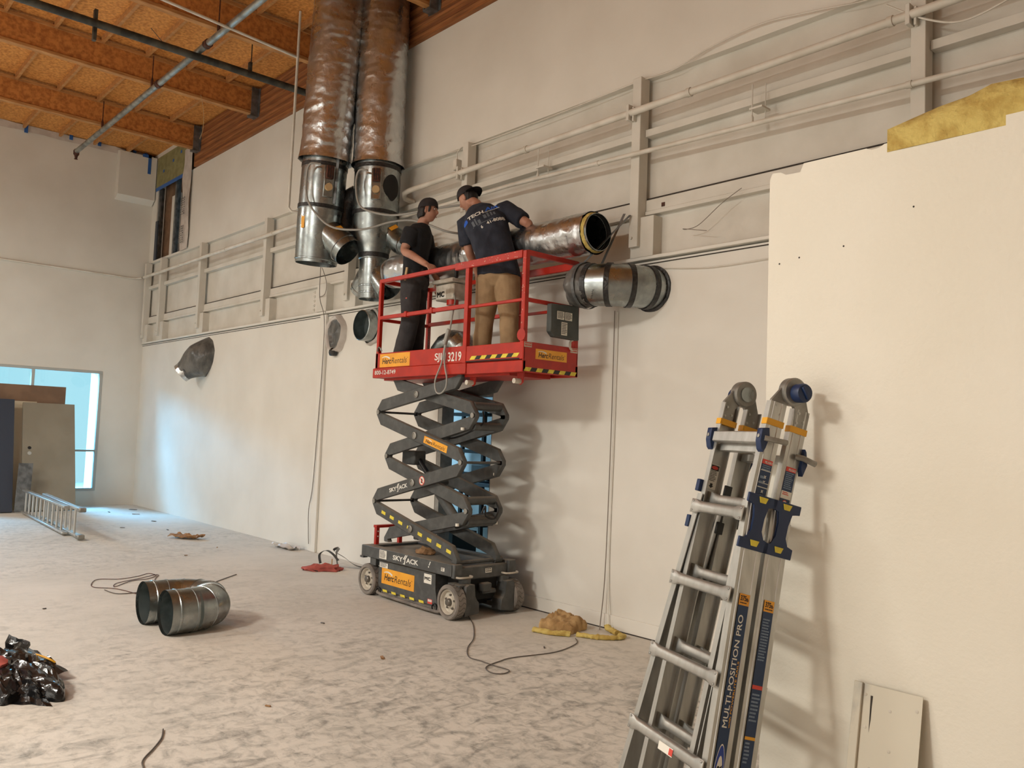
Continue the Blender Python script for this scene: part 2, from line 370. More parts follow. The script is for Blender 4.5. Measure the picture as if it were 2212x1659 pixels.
# painted posts, short studs, girts, ledge
post = stub = None
for i, x in enumerate((-17.2, -16.35, -14.4, -11.86, -9.42, -7.03, -4.64, -2.26, .12, 2.5)):
    if post is None:
        b = NB(); bx(b, x - .048, x + .048, YW - .075, YW + .04, 3.28, 4.775, .004); post = mk('post', b, M['paint_old'], wb); px = x
        b = NB(); bx(b, x - .06, x + .19, YW - .035, YW + .09, 3.19, 3.54, .004); stub = mk('short_stud', b, M['paint_old'], wb)
        b = NB(); cyl(b, (x - .015, YW - .075, 3.36), (x - .015, YW - .088, 3.36), .013, n=8); bolt = mk('bolt_head', b, M['paint_old'], wb)
    else:
        for s in (post, stub, bolt): dup(s, (x - px, 0, 0), wb)
for x0, x1 in ((-17.3, -14.4), (-14.4, -11.86), (-11.86, -9.42), (-9.42, -7.03), (-7.03, -4.64), (-4.64, -2.26), (-2.26, 5)):
    b = NB(); bx(b, x0 + .05, x1 - .05, YW - .005, YW + .08, 4.25, 4.315, .003); mk('girt', b, M['paint_old'], wb)
    b = NB(); bx(b, x0 + .05, x1 - .05, YW + .03, YW + .08, 3.6, 3.70, .003); mk('ledger_board', b, M['paint_old'], wb)
    b = NB(); bx(b, x0 + .05, x1 - .05, YW + .04, YW + .081, 3.70, 3.716); mk('gap_line', b, M['crack_and_shade'], wb, smooth=False)
    b = NB(); bx(b, x0 + .05, x1 - .05, YW + .02, YW + .08, 3.565, 3.6, .003); mk('ledger_lip', b, M['paint_old'], wb)
for x0, x1 in ((-17.3, -10.0), (-9.98, -3.3), (-3.28, 5)):
    b = NB(); bx(b, x0, x1, YW - .03, YW + .09, 3.165, 3.195, .004); mk('ledge', b, M['paint'], wb)
b = NB(); bx(b, -6.05, -1.9, YW - .021, YW - .001, 0, .009); mk('floor_gap', b, M['crack_and_shade'], wb, smooth=False)
b = NB(); bx(b, -17.3, 5, YW - .006, YW + .01, 3.125, 3.133); mk('ledge_shadow_strip', b, M['crack_and_shade'], wb, smooth=False)  # dark strip colours in the shadow line under the ledge
b = NB(); bx(b, -10.28, -10.24, YW + .05, YW + .09, 3.2, 3.6); bx(b, -10.24, -9.98, YW - .03, YW + .09, 3.2, 3.58, .004); mk('short_stud', b, M['paint_old'], wb)
for k in range(5):
    b = NB(); x = -10.5; z = 3.27 + k * .062; lathe(b, (x, YW + .08, z), (0, -1, 0), [(.019, 0), (.019, .012), (.007, .016), (.007, -.001)], n=10); mk('drilled_collar', b, M['paint_old'], wb)
b = NB(); bx(b, -4.42, -4.385, YW + .026, YW + .034, 3.615, 3.65); mk('knot_hole', b, M['fitting_rust'], wb, smooth=False)
# marks: trim post, baseboard, door lining
b = NB(); bx(b, -10.11, -9.94, YW - .035, YW, 0, 3.15, .006); tag(mk('trim_1', b, M['paint']), 'narrow white vertical trim post on the back wall', kind='structure')
b = NB(); bx(b, -6.05, -1.9, YW - .018, YW, 0, .125, .004); tag(mk('baseboard_back', b, M['paint']), 'white baseboard along the foot of the back wall', kind='structure')
dr = thing('door_1', (-6.95, YW, 0), 'open doorway into the blue daylit storeroom', kind='structure')
M['jamb'] = P('grey_door_jamb', (150, 148, 142), .6, c2=(128, 126, 120), sc=9)
for x0, x1, z0, z1 in ((DX0, DX0 + .07, 0, DZ), (DX1 - .02, DX1, 0, DZ), (DX0 + .07, DX1 - .02, DZ - .03, DZ)):
    b = NB(); bx(b, x0, x1, YW + .005, YW + .17, z0, z1, .003); mk('jamb', b, M['jamb'], dr)
# storeroom shell seen through the doorway
sr = thing('wall_storeroom', (-8, 8, 0), 'pale walls of the storeroom beyond the doorway', kind='structure')
for x0, x1, y0, y1, z0, z1 in ((-12.2, -4.5, 8.3, 8.4, 0, 2.8), (-12.3, -12.2, 5.7, 8.4, 0, 2.8), (-4.5, -4.4, 5.7, 8.4, 0, 2.8), (-12.2, -4.5, 5.7, 8.3, 2.8, 2.9)):
    b = NB(); bx(b, x0, x1, y0, y1, z0, z1); mk('panel', b, M['storeroom'], sr, smooth=False)

# ---- opening high in the corner, stripped to its framing
op = thing('window_2', (-16.15, YW, OZ0), 'stripped framed opening high in the corner of the back wall', kind='structure')
M['ply'] = P('brown_plywood', (134, 104, 80), .8, c2=(118, 90, 68), sc=6)
b = NB(); bx(b, -15.9, OX1, YW + .12, YW + .15, OZ0, OZ1); mk('plywood_back', b, M['ply'], op, smooth=False)
b = NB(); bx(b, XL - .3, -15.9, YW + .17, YW + .19, OZ0 - .1, 7.0); mk('sheathing_back', b, M['ply'], op, smooth=False)
b = NB(); bx(b, -16.55, -16.12, YW + .13, YW + .168, OZ0, 6.05, .004); mk('pale_stud', b, M['paint'], op)
for x in (OX0 + .03, -16.08):
    b = NB(); bx(b, x - .03, x + .03, YW + .03, YW + .035, OZ0, 6.3); bx(b, x - .035, x - .03, YW + .03, YW + .14, OZ0, 6.3); bx(b, x + .03, x + .035, YW + .03, YW + .07, OZ0, 6.3); mk('steel_stud', b, M['steel'], op, smooth=False)
b = NB(); bx(b, OX0, OX0 + .12, YW, YW + .02, OZ0, 5.6); mk('dark_flashing', b, M['slate'], op, smooth=False)
b = NB(); bx(b, OX0 - .03, -15.5, YW - .02, YW + .005, 6.24, 6.88); mk('green_sheet', b, M['green_sheet'], op, smooth=False)
b = NB(); bx(b, OX0 - .03, -15.5, YW - .026, YW - .02, 6.2, 6.27)
for x, z in ((-16.7, 6.52), (-16.2, 6.62), (-15.8, 6.7)): bx(b, x, x + .06, YW - .026, YW - .02, z, z + .05)
mk('blue_tape', b, M['blue_tape'], op, smooth=False)
b = NB()
rows = []
for j in range(25):
    z = OZ0 - .02 + j * (6.72 - OZ0) / 24; r = []
    for i in range(6):
        x = -15.56 + i * .075 + .03 * noise.noise(V((0, 0, z * 3))); r.append(b.verts.new((x, YW - .03 + .03 * noise.noise(V((i * .9, z * 2.2, 3))), z)))
    rows.append(r)
for a, c in zip(rows, rows[1:]):
    for i in range(5): b.faces.new((a[i], a[i + 1], c[i + 1], c[i]))
ww = mk('house_wrap', b, M['wrap'], op)
b = NB(); rnd = random.Random(3)
for z0 in (4.92, 5.45):
    for c in range(3):
        for k in range(8): 
            z = z0 + k * .042; bx(b, -15.5 + c * .075, -15.5 + c * .075 + rnd.uniform(.02, .045), YW - .068, YW - .066, z, z + rnd.uniform(.018, .03))
mk('printed_marks', b, M['grey_ink'], ww, smooth=False)

# ---- left wall with the big window
wl = thing('wall_left', (XL, 3, 0), 'white end wall with the daylit window', kind='structure')
WY0, WY1, WZ0, WZ1 = 1.9, 4.83, .28, 2.57
for y0, y1, z0, z1 in ((-9, WY0, 0, 6.93), (WY1, YW + .3, 0, 6.93), (WY0, WY1, 0, WZ0), (WY0, WY1, WZ1, 6.93)):
    b = NB(); bx(b, XL - .2, XL, y0, y1, z0, z1); mk('drywall', b, M['paint'], wl, smooth=False)
b = NB(); prism(b, [(0, 5.95), (.17, 6.04), (.17, 6.9), (0, 6.93)], (XL, 4.83, 0), (1, 0, 0), (0, 0, 1), (0, .70, 0)); mk('soffit_box', b, M['paint'], wl, smooth=False)
b = NB(); bx(b, XL - .2, XL - .04, -9, YW + .3, 6.93, 7.0); mk('dark_gap_and_shade', b, M['crack_and_shade'], wl, smooth=False)  # solid dark block added to stop leaking sky light, coloured as the shaded gap
# torn film and blue tape along the wall head
b = NB(); rows = []
for j in range(60):
    y = 1.5 + j * .068; top = 6.985 - .05 * abs(noise.noise(V((y * 2.1, 0, 0)))) ; low = 6.86 - .03 * noise.noise(V((y * 3, 4, 0)))
    rows.append([b.verts.new((XL + .012 + .03 * abs(noise.noise(V((y * 3, z, 2)))), y, z)) for z in (low, (low + top) / 2, top)])
for a, c in zip(rows, rows[1:]):
    for i in range(2): b.faces.new((a[i], c[i], c[i + 1], a[i + 1]))
mk('torn_film', b, M['wrap'], wl)
for y, h in ((3.2, .16), (3.95, .09), (4.45, .08), (4.98, .12), (5.1, .06), (5.32, .07)):
    b = NB(); bx(b, XL + .045, XL + .05, y, y + .06, 6.99 - h, 6.99); mk('blue_tape', b, M['blue_tape'], wl, smooth=False)
b = NB(); bx(b, XL + .172, XL + .176, 5.36, 5.42, 6.55, 6.93); bx(b, XL + .172, XL + .176, 5.25, 5.42, 6.87, 6.93); mk('blue_tape', b, M['blue_tape'], wl, smooth=False)
wn = thing('window_1', (XL, 3.4, WZ0), 'large grey framed window in the end wall', kind='structure')
for y0, y1, z0, z1 in ((WY0, WY1, WZ1 - .05, WZ1), (WY0, WY1, WZ0, WZ0 + .05), (WY1 - .05, WY1, WZ0 + .05, WZ1 - .05), (WY0, WY0 + .05, WZ0 + .05, WZ1 - .05), (3.62, 3.67, WZ0 + .05, WZ1 - .05)):
    b = NB(); bx(b, XL - .09, XL + .01, y0, y1, z0, z1, .004); mk('frame_member', b, M['sash'], wn)
for y0, y1 in ((WY0 + .05, 3.62), (3.67, WY1 - .05)):
    b = NB(); bx(b, XL - .085, XL + .005, y0, y1, 1.02, 1.06, .004); mk('transom', b, M['sash'], wn)
    for z0, z1 in ((WZ0 + .05, 1.02), (1.06, WZ1 - .05)):
        b = NB(); bx(b, XL - .05, XL - .044, y0, y1, z0, z1); mk('pane', b, M['glass'], wn, smooth=False)
rv = thing('trim_2', (XL - .6, 3.4, 0), 'white stucco porch walls outside the window', kind='structure')
for x0, x1, y0, y1, z0, z1 in ((XL - .75, XL - .2, WY1, WY1 + .1, -.1, 3), (XL - .75, XL - .2, -2, WY1 + .1, WZ1 + .02, WZ1 + .12), (XL - .8, XL - .2, WY0, WY1, .18, WZ0)):
    b = NB(); bx(b, x0, x1, y0, y1, z0, z1); mk('reveal', b, M['stucco'], rv, smooth=False)

# ---- partition in the right foreground
PY, PX, PH = 3.14, -1.912, 2.79
wr = thing('wall_right', (PX, PY, 0), 'plain cream partition wall beside the ladder', kind='structure')
b = NB(); top = [(0, PH - .035), (.012, PH - .01), (.05, PH - .012), (.075, PH - .028), (.14, PH - .03), (.15, PH - .008), (.155, PH + .004), (.42, PH + .004), (.44, PH - .006), (.47, PH - .004), (.49, PH + .006), (3, PH + .01), (8, PH + .02)]
prism(b, [(0, 0)] + top + [(8, 0)], (PX, PY, 0), (1, 0, 0), (0, 0, 1), (0, .012, 0)); mk('plasterboard', b, M['partition'], wr, smooth=False)
b = NB(); bx(b, PX + .01, 6, PY + .013, PY + .12, 0, PH - .04); mk('studwork', b, M['paint_old'], wr, smooth=False)
b = NB(); bx(b, PX + .01, PX + .12, PY + .12, YW, 0, PH - .04); mk('side_wall', b, M['paint_old'], wr, smooth=False)
b = NB(); bx(b, PX + .12, 6, PY + .12, YW, PH - .14, PH - .05); mk('lid', b, M['ply'], wr, smooth=False)
for x, z in ((-1.77, 2.40), (-1.31, 2.53), (-1.86, 2.385), (-1.58, 2.42)):
    b = NB(); cyl(b, (x, PY - .0005, z), (x, PY + .002, z), .004, n=6); mk('nail_hole', b, M['crack_and_shade'], wr)

# ---- the hall goes on behind the photographer
b = NB(); bx(b, XL, 7, -9.1, -9, 0, 7); tag(mk('wall_front', b, M['paint'], smooth=False), 'white wall closing the hall behind the viewer', kind='structure')
b = NB(); bx(b, 7, 7.1, -9, YW, 0, 7); tag(mk('wall_side', b, M['paint'], smooth=False), 'white wall closing the near end of the hall', kind='structure')

# ---- ceiling: deck, sub-purlins, I-joists, hangers, laminated ledger beam
ce = thing('ceiling', (-6, 0, 6.27), 'exposed timber roof deck on deep joists', kind='structure')
JX = [-17.26, -14.88, -12.5, -10.12, -7.76, -5.38, -3.0, -.62, 1.76, 4.14, 6.9]
b = NB(); bx(b, XL - .5, 7.1, -9.1, -1.1, DECK, DECK + .02); mk('deck', b, M['osb'], ce, smooth=False)
b = NB(); bx(b, -5.38, 7.1, -1.1, YW + .2, DECK, DECK + .02); mk('deck', b, M['osb'], ce, smooth=False)
b = NB(); bx(b, XL - .5, JX[0] + .002, -1.1, YW + .3, DECK, DECK + .02); mk('deck', b, M['osb'], ce, smooth=False)
pan = None
for i in range(5):
    for j in range(6):
        y1 = 5.58 - j * 1.194
        if pan is None:
            b = NB(); bx(b, JX[0] + .002, JX[1] - .002, y1 - 1.19, y1, DECK, DECK + .018); pan = mk('deck_panel', b, M['osb'], ce, smooth=False)
        else: dup(pan, (i * 2.379, -j * 1.194, 0), ce)
sp = None
for i in range(5):
    for j in range(12):
        y = 5.575 - j * .597
        if sp is None:
            b = NB(); bx(b, JX[0] + .03, JX[1] - .03, y - .02, y + .02, 6.9, DECK - .001); sp = mk('sub_purlin', b, M['lumber'], ce, smooth=False)
        else: dup(sp, (i * 2.379, -j * .597, 0), ce)
j0 = None
for i, x in enumerate(JX[1:-1]):
    if j0 is None:
        jx0 = x
        b = NB(); bx(b, x - .026, x + .026, -9, 5.46, 6.56, 6.94); j0 = mk('joist', b, M['osb_dark'], ce, smooth=False)
        for z in (6.53, 6.9):
            b = NB(); bx(b, x - .05, x + .05, -9, 5.46, z, z + .042, .003); mk('flange', b, M['lumber'], j0)
    else: dup_tree(j0, (x - jx0, 0, 0), ce)
h0 = None
for i, x in enumerate(JX[1:-1]):
    if h0 is None:
        b = NB(); bx(b, x - .075, x - .055, 5.38, 5.5, 6.5, 6.95); bx(b, x + .055, x + .075, 5.38, 5.5, 6.5, 6.95); bx(b, x - .075, x + .075, 5.38, 5.5, 6.495, 6.515); bx(b, x - .12, x + .12, 5.49, 5.5, 6.5, 6.95); h0 = mk('joist_hanger', b, M['steel'], ce, smooth=False); hx = x
    else: dup(h0, (x - hx, 0, 0), ce)
bm_ = thing('beam', (-5, 5.5, 6.27)); bm_.parent = ce; bm_.location = V((-5, 5.5, 6.27)) - V((-6, 0, 6.27))
for k in range(18):
    off = (0, .004, -.003, .002)[k * 7 % 4]
    b = NB(); bx(b, -15.05, 6.9, 5.5 + off, 5.6, 6.272 + k * .0385, 6.272 + k * .0385 + .0375); mk('lamination', b, M['glulam'][(k * 5 + k // 3) % 4], bm_, smooth=False)
# ================================================================ SCISSOR LIFT
LF = thing('scissor_lift', (-6.5, 4.93, 0), 'raised red and charcoal scissor lift standing against the back wall', 'scissor lift')
G = M['grey_paint']; R_ = M['red']
EX, EY, EZ = V((1, 0, 0)), V((0, 1, 0)), V((0, 0, 1))
CN, CF = 4.57, 5.29
# chassis
b = NB()
bx(b, -7.30, -5.81, CN, CN + .10, .37, .48, .006); bx(b, -7.30, -5.81, CF - .10, CF, .37, .48, .006)
bx(b, -7.30, -7.2, CN + .1, CF - .1, .38, .48, .006); bx(b, -7.2, -5.95, CN + .1, CF - .1, .425, .455)
bx(b, -7.32, -7.26, CN, CN + .05, .352, .372); bx(b, -7.16, -7.06, CN + .02, CN + .1, .30, .37)
ch = mk('chassis', b, G, LF)
b = NB(); bx(b, -5.93, -5.80, CN + .085, CF - .085, .335, .455, .012); fb = mk('front_beam', b, G, LF)
b = NB(); bx(b, -7.05, -5.98, CN + .17, CF - .17, .07, .40); bx(b, -6.02, -5.86, CN + .16, CF - .16, .14, .34); mk('undercarriage', b, M['dark_void'], LF, smooth=False)
def herc(b_or, b_in, O, ux, uy, w, h):
    pass
def herc_decal(parent, O, ux, uy, w, h, name='rental_decal', pad=True):
    ux, uy = V(ux).normalized(), V(uy).normalized(); nz = ux.cross(uy)
    b = NB(); plate(b, O, ux, uy, 0, w, 0, h, .001); d = mk(name, b, M['orange'], parent, smooth=False)
    b = NB(); y0 = .24 * h if pad else .18 * h; th = .42 * h if pad else .5 * h
    add_text(b, 'Herc', V(O) + ux * (.09 * w) + uy * y0, ux, uy, .30 * w, th, bold=.022, shear=.18, lift=.0016)
    add_text(b, 'Rentals', V(O) + ux * (.405 * w) + uy * y0, ux, uy, .50 * w, th * 1.03, bold=-.004, shear=.18, lift=.0016)
    add_text(b, 'TM', V(O) + ux * (.91 * w) + uy * (y0 + th * .8), ux, uy, .035 * w, th * .14, bold=0, lift=.0016)
    mk('rental_lettering', b, M['black_ink'], d, smooth=False)
    b = NB(); pts = []
    for i in range(9):
        t = i / 8; pts.append((.07 * w + t * .27 * w, h * (.72 + .12 * sin(t * PI * .95) - .10 * t)))
    for (xa, ya), (xb, yb), k in zip(pts, pts[1:], range(8)):
        t1, t2 = .02 * h + .05 * h * k / 8, .02 * h + .05 * h * (k + 1) / 8
        q = [V(O) + ux * x + uy * y + nz * .0016 for x, y in ((xa, ya - t1), (xb, yb - t2), (xb, yb + t2), (xa, ya + t1))]
        b.faces.new([b.verts.new(v) for v in q])
    mk('rental_swoosh', b, M['white_ink'], d, smooth=False)
    return d
def skyjack(parent, O, ux, uy, w, h):
    ux, uy = V(ux).normalized(), V(uy).normalized(); b = NB()
    add_text(b, 'SKY', O, ux, uy, .40 * w, h, bold=.03); add_text(b, 'ACK', V(O) + ux * (.535 * w), ux, uy, .465 * w, h, bold=.03)
    nz = ux.cross(uy) * .0015
    for x, yb, yt, s in ((.445, -.42, .55, .02), (.40, .55, 1.5, .085), (.455, .55, 1.5, .085)):
        q = [V(O) + nz + ux * (xx * w) + uy * (yy * h) for xx, yy in ((x, yb), (x + .045, yb), (x + .045 + s, yt), (x + s + .01, yt))]
        b.faces.new([b.verts.new(v) for v in q])
    q = [V(O) + nz + ux * (xx * w) + uy * (yy * h) for xx, yy in ((.415, -.42), (.46, -.42), (.46, -.25), (.415, -.25))]; b.faces.new([b.verts.new(v) for v in q])
    return mk('maker_lettering', b, M['white_ink'], parent, smooth=False)
def label(parent, O, ux, uy, w, h, n=4, base='white', ink='grey_ink', seed=1, name='warning_label'):
    b = NB(); plate(b, O, ux, uy, 0, w, 0, h, .0008); d = mk(name, b, M[base], parent, smooth=False)
    if n:
        b = NB(); lines(b, O, ux, uy, w * .08, w * .95, h * .92, n, h * .86 / n, h * .5 / n, seed); mk('fine_print', b, M[ink], d, smooth=False)
    return d
YS = CN - .001
skyjack(ch, (-6.735, YS, .402), EX, EZ, .415, .046)
label(ch, (-6.97, YS, .387), EX, EZ, .125, .082, 6, seed=2)
label(ch, (-5.975, YS, .405), EX, EZ, .05, .032, 2, seed=5)
b = NB(); plate(b, (-6.16, YS, .408), EX, EZ, 0, .012, .02, .055, .001, .018); plate(b, (-6.168, YS, .408), EX, EZ, 0, .014, 0, .012, .001); mk('paint_mark', b, M['white_ink'], ch, smooth=False)
label(fb, (-5.799, 4.935, .385), EY, EZ, .075, .04, 2, seed=8)
# battery tray doors
for s, yo in ((-1, CN + .03), (1, CF - .03)):
    b = NB(); prism(b, [(-7.02, .36), (-7.02, .13), (-7.0, .08), (-6.06, .07), (-6.05, .1), (-6.09, .22), (-6.09, .36)], (0, yo, 0), EX, EZ, (0, -s * .15, 0), .004)
    td = mk('tray_door', b, G, LF)
    b = NB(); tube(b, spline([(-7.0, yo, .065), (-6.97, yo + .01 * s, .045), (-6.5, yo + .01 * s, .035), (-6.05, yo + .01 * s, .035), (-6.0, yo, .06)], 4), .014, 8); bx(b, -7.0, -6.0, yo + .02 * -s, yo + .06 * -s, .03, .07); mk('pothole_guard', b, M['tyre'], LF)
    if s < 0: near = td
YB = CN + .03 - .0012
label(near, (-7.0, YB, .297), EX, EZ, .14, .046, 3, seed=11)
herc_decal(near, (-6.957, YB, .147), EX, EZ, .545, .148)
d = label(near, (-6.263, YB, .256), EX, EZ, .115, .085, 0, name='mc_label')
b = NB(); add_text(b, 'MC', V((-6.252, YB - .001, .285)), EX, EZ, .09, .03, bold=.05); mk('lettering', b, M['black_ink'], d, smooth=False)
for k in range(5): b = NB(); plate(b, (-6.925 + k * .15, YB, .07), EX, EZ, 0, .075, 0, .022, .001, -.008); mk('yellow_dash', b, M['yellow'], near, smooth=False)
label(near, (-6.195, YB, .082), EX, EZ, .07, .042, 1, 'redlab', 'white_ink', 14)
for x in (-6.99, -6.08):
    b = NB(); lathe(b, (x, YB - .004, .065), (0, -1, 0), [(.04, 0), (.04, .008), (.03, .01), (.028, .0)], 12); mk('latch_loop', b, M['black'], near)
# wheels
def wheel(x, yo, s):
    w = thing('wheel', (x, yo, 0)); w.parent = LF; w.location = V((x, yo, 0)) - BASE[LF.name]
    c = V((x, yo, .152)); d = V((0, s, 0))     # d points outward
    b = NB(); lathe(b, c, d, [(.105, -.105), (.14, -.105), (.152, -.095), (.152, -.012), (.142, 0), (.118, 0), (.112, -.015), (.11, -.03)], 40); mk('tyre', b, M['tyre'], w)
    b = NB()
    for k in range(22):
        a = k * 2 * PI / 22
        for t0, t1, da in ((-.09, -.055, .1), (-.05, -.018, -.1)):
            pts = []
            for i in range(4):
                t = t0 + (t1 - t0) * i / 3; aa = a + da * sin(i / 3 * PI); pts.append(c + d * t + V((cos(aa) * .1525, 0, sin(aa) * .1525)))
            tube(b, pts, .0022, 4)
    mk('tread', b, M['groove'], w)
    b = NB(); lathe(b, c, d, [(.112, -.02), (.106, -.006), (.1, -.012), (.094, -.04), (.06, -.045), (.05, -.03), (.0, -.03)], 32); mk('rim', b, M['rim'], w)
    b = NB(); lathe(b, c, d, [(.034, -.035), (.033, -.005), (.026, .002), (.0, .004)], 16); mk('hub', b, M['bolt'], w)
    for k in range(5):
        a = k * 2 * PI / 5 + .3; p = c + V((cos(a) * .062, 0, sin(a) * .062)); b = NB(); cyl(b, p + d * -.044, p + d * -.026, .0095, n=6); mk('lug_bolt', b, M['bolt'], w)
    return w
wheel(-7.18, 4.563, -1); wheel(-5.85, 4.553, -1); wheel(-7.18, 5.33, 1); wheel(-5.85, 5.34, 1)
# front steering knuckles, kingpins, tie-down loops
for s, yw in ((1, 4.665), (-1, 5.235)):
    b = NB(); poly = [(0, .29), (.035, .31), (.10, .305), (.105, .20), (.125, .165), (.155, .145), (.16, .05), (0, .035)]
    prism(b, [(p, q) for p, q in poly], (-5.86, yw, 0), (0, s, 0), EZ, (.13, 0, 0), .004); mk('steering_knuckle', b, G, LF)
    b = NB(); cyl(b, (-5.83, yw + .06 * s, .29), (-5.83, yw + .06 * s, .345), .055, n=20); bx(b, -5.93, -5.76, yw - .03 * s - .02, yw + .03 * s + .02, .285, .305, .003); mk('kingpin', b, G, LF)
    b = NB(); y0, y1 = (yw - .07, yw + .09) if s > 0 else (yw - .1, yw + .06)
    tube(b, spline([(-5.80, y0, .372), (-5.765, y0, .372), (-5.745, y0 + .03, .37), (-5.745, y1 - .03, .37), (-5.765, y1, .372), (-5.80, y1, .372)], 4), .009, 8); mk('tie_down_loop', b, M['rim'], LF)
b = NB(); bx(b, -5.83, -5.76, 4.88, 4.99, .22, .30, .01); bx(b, -5.84, -5.78, 4.90, 5.06, .20, .24, .01); mk('drive_motor', b, G, LF)
b = NB(); cyl(b, (-5.87, CN + .12, .482), (-5.87, CF - .1, .482), .018, n=12); cyl(b, (-5.87, CF - .2, .482), (-5.87, CF - .12, .482), .032, n=14); mk('slide_shaft', b, G, LF)
for y0 in (CN, CF - .09):
    b = NB(); bx(b, -5.83, -5.78, y0, y0 + .09, .36, .482, .006); mk('corner_block', b, G, LF)
# red access bracket at the rear
b = NB(); bx(b, -7.27, -7.23, 4.69, 4.73, .47, .665, .003); bx(b, -7.27, -7.23, 4.97, 5.01, .47, .665, .003); bx(b, -7.28, -7.22, 4.685, 5.015, .645, .672, .003); mk('access_bracket', b, R_, LF)
for z in (.56, .61):
    b = NB(); cyl(b, (-7.229, 4.71, z), (-7.226, 4.71, z), .007, n=8); mk('bracket_hole', b, M['white'], LF)
# scissor arms
OUT = [(-5.89, 2.150), (-7.18, 1.812), (-5.82, 1.370), (-7.18, .922), (-5.85, .503)]
INN = [(-6.99, 2.155), (-5.74, 1.790), (-7.075, 1.376), (-5.78, .944), (-7.02, .556)]
hh, hb = .058, .052
def arm_poly(T, B):
    T, B = V((T[0], 0, T[1])), V((B[0], 0, B[1])); t = (T - B).normalized(); n = V((-t.z, 0, t.x)) if t.x > 0 else V((t.z, 0, -t.x))
    # n points upwards, s runs from B (body above hinge) to T (body below hinge)
    sx = 1 if t.x > 0 else -1
    c0, c1 = B + V((0, 0, hh)), T - V((0, 0, hh))
    P_ = [B + V((-.034 * sx, 0, -.018)), B + V((-.036 * sx, 0, .02)), c0 + t * .065 + n * hb, c1 + t * .0 + n * hb + V((0, 0, .0)), T + V((-.055 * sx, 0, .02)), T + V((.022 * sx, 0, .022)), T + V((.034 * sx, 0, .018)), T + V((.036 * sx, 0, -.02)), c1 - t * .065 - n * hb, c0 - n * hb, B + V((.05 * sx, 0, -.022)), B + V((-.02 * sx, 0, -.024))]
    return [(p.x, p.z) for p in P_]
pin_i = 0
for chain, ys in ((OUT, ((4.615, .048), (5.075, .048))), (INN, ((4.668, .048), (5.022, .048)))):
    for T, B in zip(chain, chain[1:]):
        for y0, th in ys:
            b = NB(); prism(b, arm_poly(T, B), (0, y0, 0), EX, EZ, (0, th, 0), .004); a = mk('scissor_arm', b, G, LF)
            if chain is OUT and y0 < 4.7:
                t = (V((T[0], 0, T[1] - hh)) - V((B[0], 0, B[1] + hh))).normalized()
                m_ = (V((T[0], 0, T[1])) + V((B[0], 0, B[1]))) / 2
                b = NB(); lathe(b, (-6.53, y0, m_.z), (0, -1, 0), [(.034, 0), (.034, .012), (.024, .016), (.022, .011), (0, .011)], 18); mk('pivot_pin', b, M['alu_dull'], a)
                if T == OUT[1]:
                    ux = V((T[0], 0, T[1] - hh)) - V((B[0], 0, B[1] + hh)); ux = -ux.normalized() if ux.x < 0 else ux.normalized(); uy = V((-ux.z, 0, ux.x))
                    c = V((-6.20, y0 - .001, 0)); u = (c.x - T[0]) / (B[0] - T[0]); c.z = (T[1] - hh) + u * ((B[1] + hh) - (T[1] - hh))
                    herc_decal(a, c - ux * .185 - uy * .034, ux, uy, .37, .066, pad=False)
                if T == OUT[2]:
                    ux = t if t.x > 0 else -t; uy = V((-ux.z, 0, ux.x)); c = V((-6.765, y0 - .001, 0)); u = (c.x - T[0]) / (B[0] - T[0]); c.z = (T[1] - hh) + u * ((B[1] + hh) - (T[1] - hh))
                    skyjack(a, c - ux * .155 - uy * .02, ux, uy, .31, .04)
                    c = V((-6.385, y0 - .001, 0)); u = (c.x - T[0]) / (B[0] - T[0]); c.z = (T[1] - hh) + u * ((B[1] + hh) - (T[1] - hh))
                    b = NB(); cyl(b, c, c - EY * .001, .043, n=24); mk('no_entry_sign', b, M['redlab'], a)
                    b = NB(); cyl(b, c - EY * .001, c - EY * .0018, .036, n=24); sg = mk('sign_face', b, M['white'], a)
                    b = NB(); bar(b, c + V((-.025, -.003, .025)), c + V((.025, -.003, -.025)), EY, .001, .008); mk('sign_slash', b, M['redlab'], sg, smooth=False) if False else mk('sign_slash', b, M['redlab'], a, smooth=False)
                    b = NB(); prism(b, [(-.012, -.022), (.012, -.022), (.014, .004), (.004, .022), (-.004, .02), (-.01, .004)], c - EY * .002, EX, EZ, (0, -.0006, 0)); mk('sign_hand', b, M['black_ink'], a, smooth=False)
                if T == OUT[3]:
                    ux = -t if t.x < 0 else t; uy = V((-ux.z, 0, ux.x))
                    for k in range(8):
                        if k == 4: c_ = None
                        x = -7.0 + k * .148 + (.03 if k >= 4 else 0); u = (x - T[0]) / (B[0] - T[0]); z = (T[1] - hh) + u * ((B[1] + hh) - (T[1] - hh))
                        b = NB(); plate(b, V((x, y0 - .001, z)), ux, uy, -.035, .035, -.018, .012, .001, .0); mk('yellow_dash', b, M['yellow'], a, smooth=False)
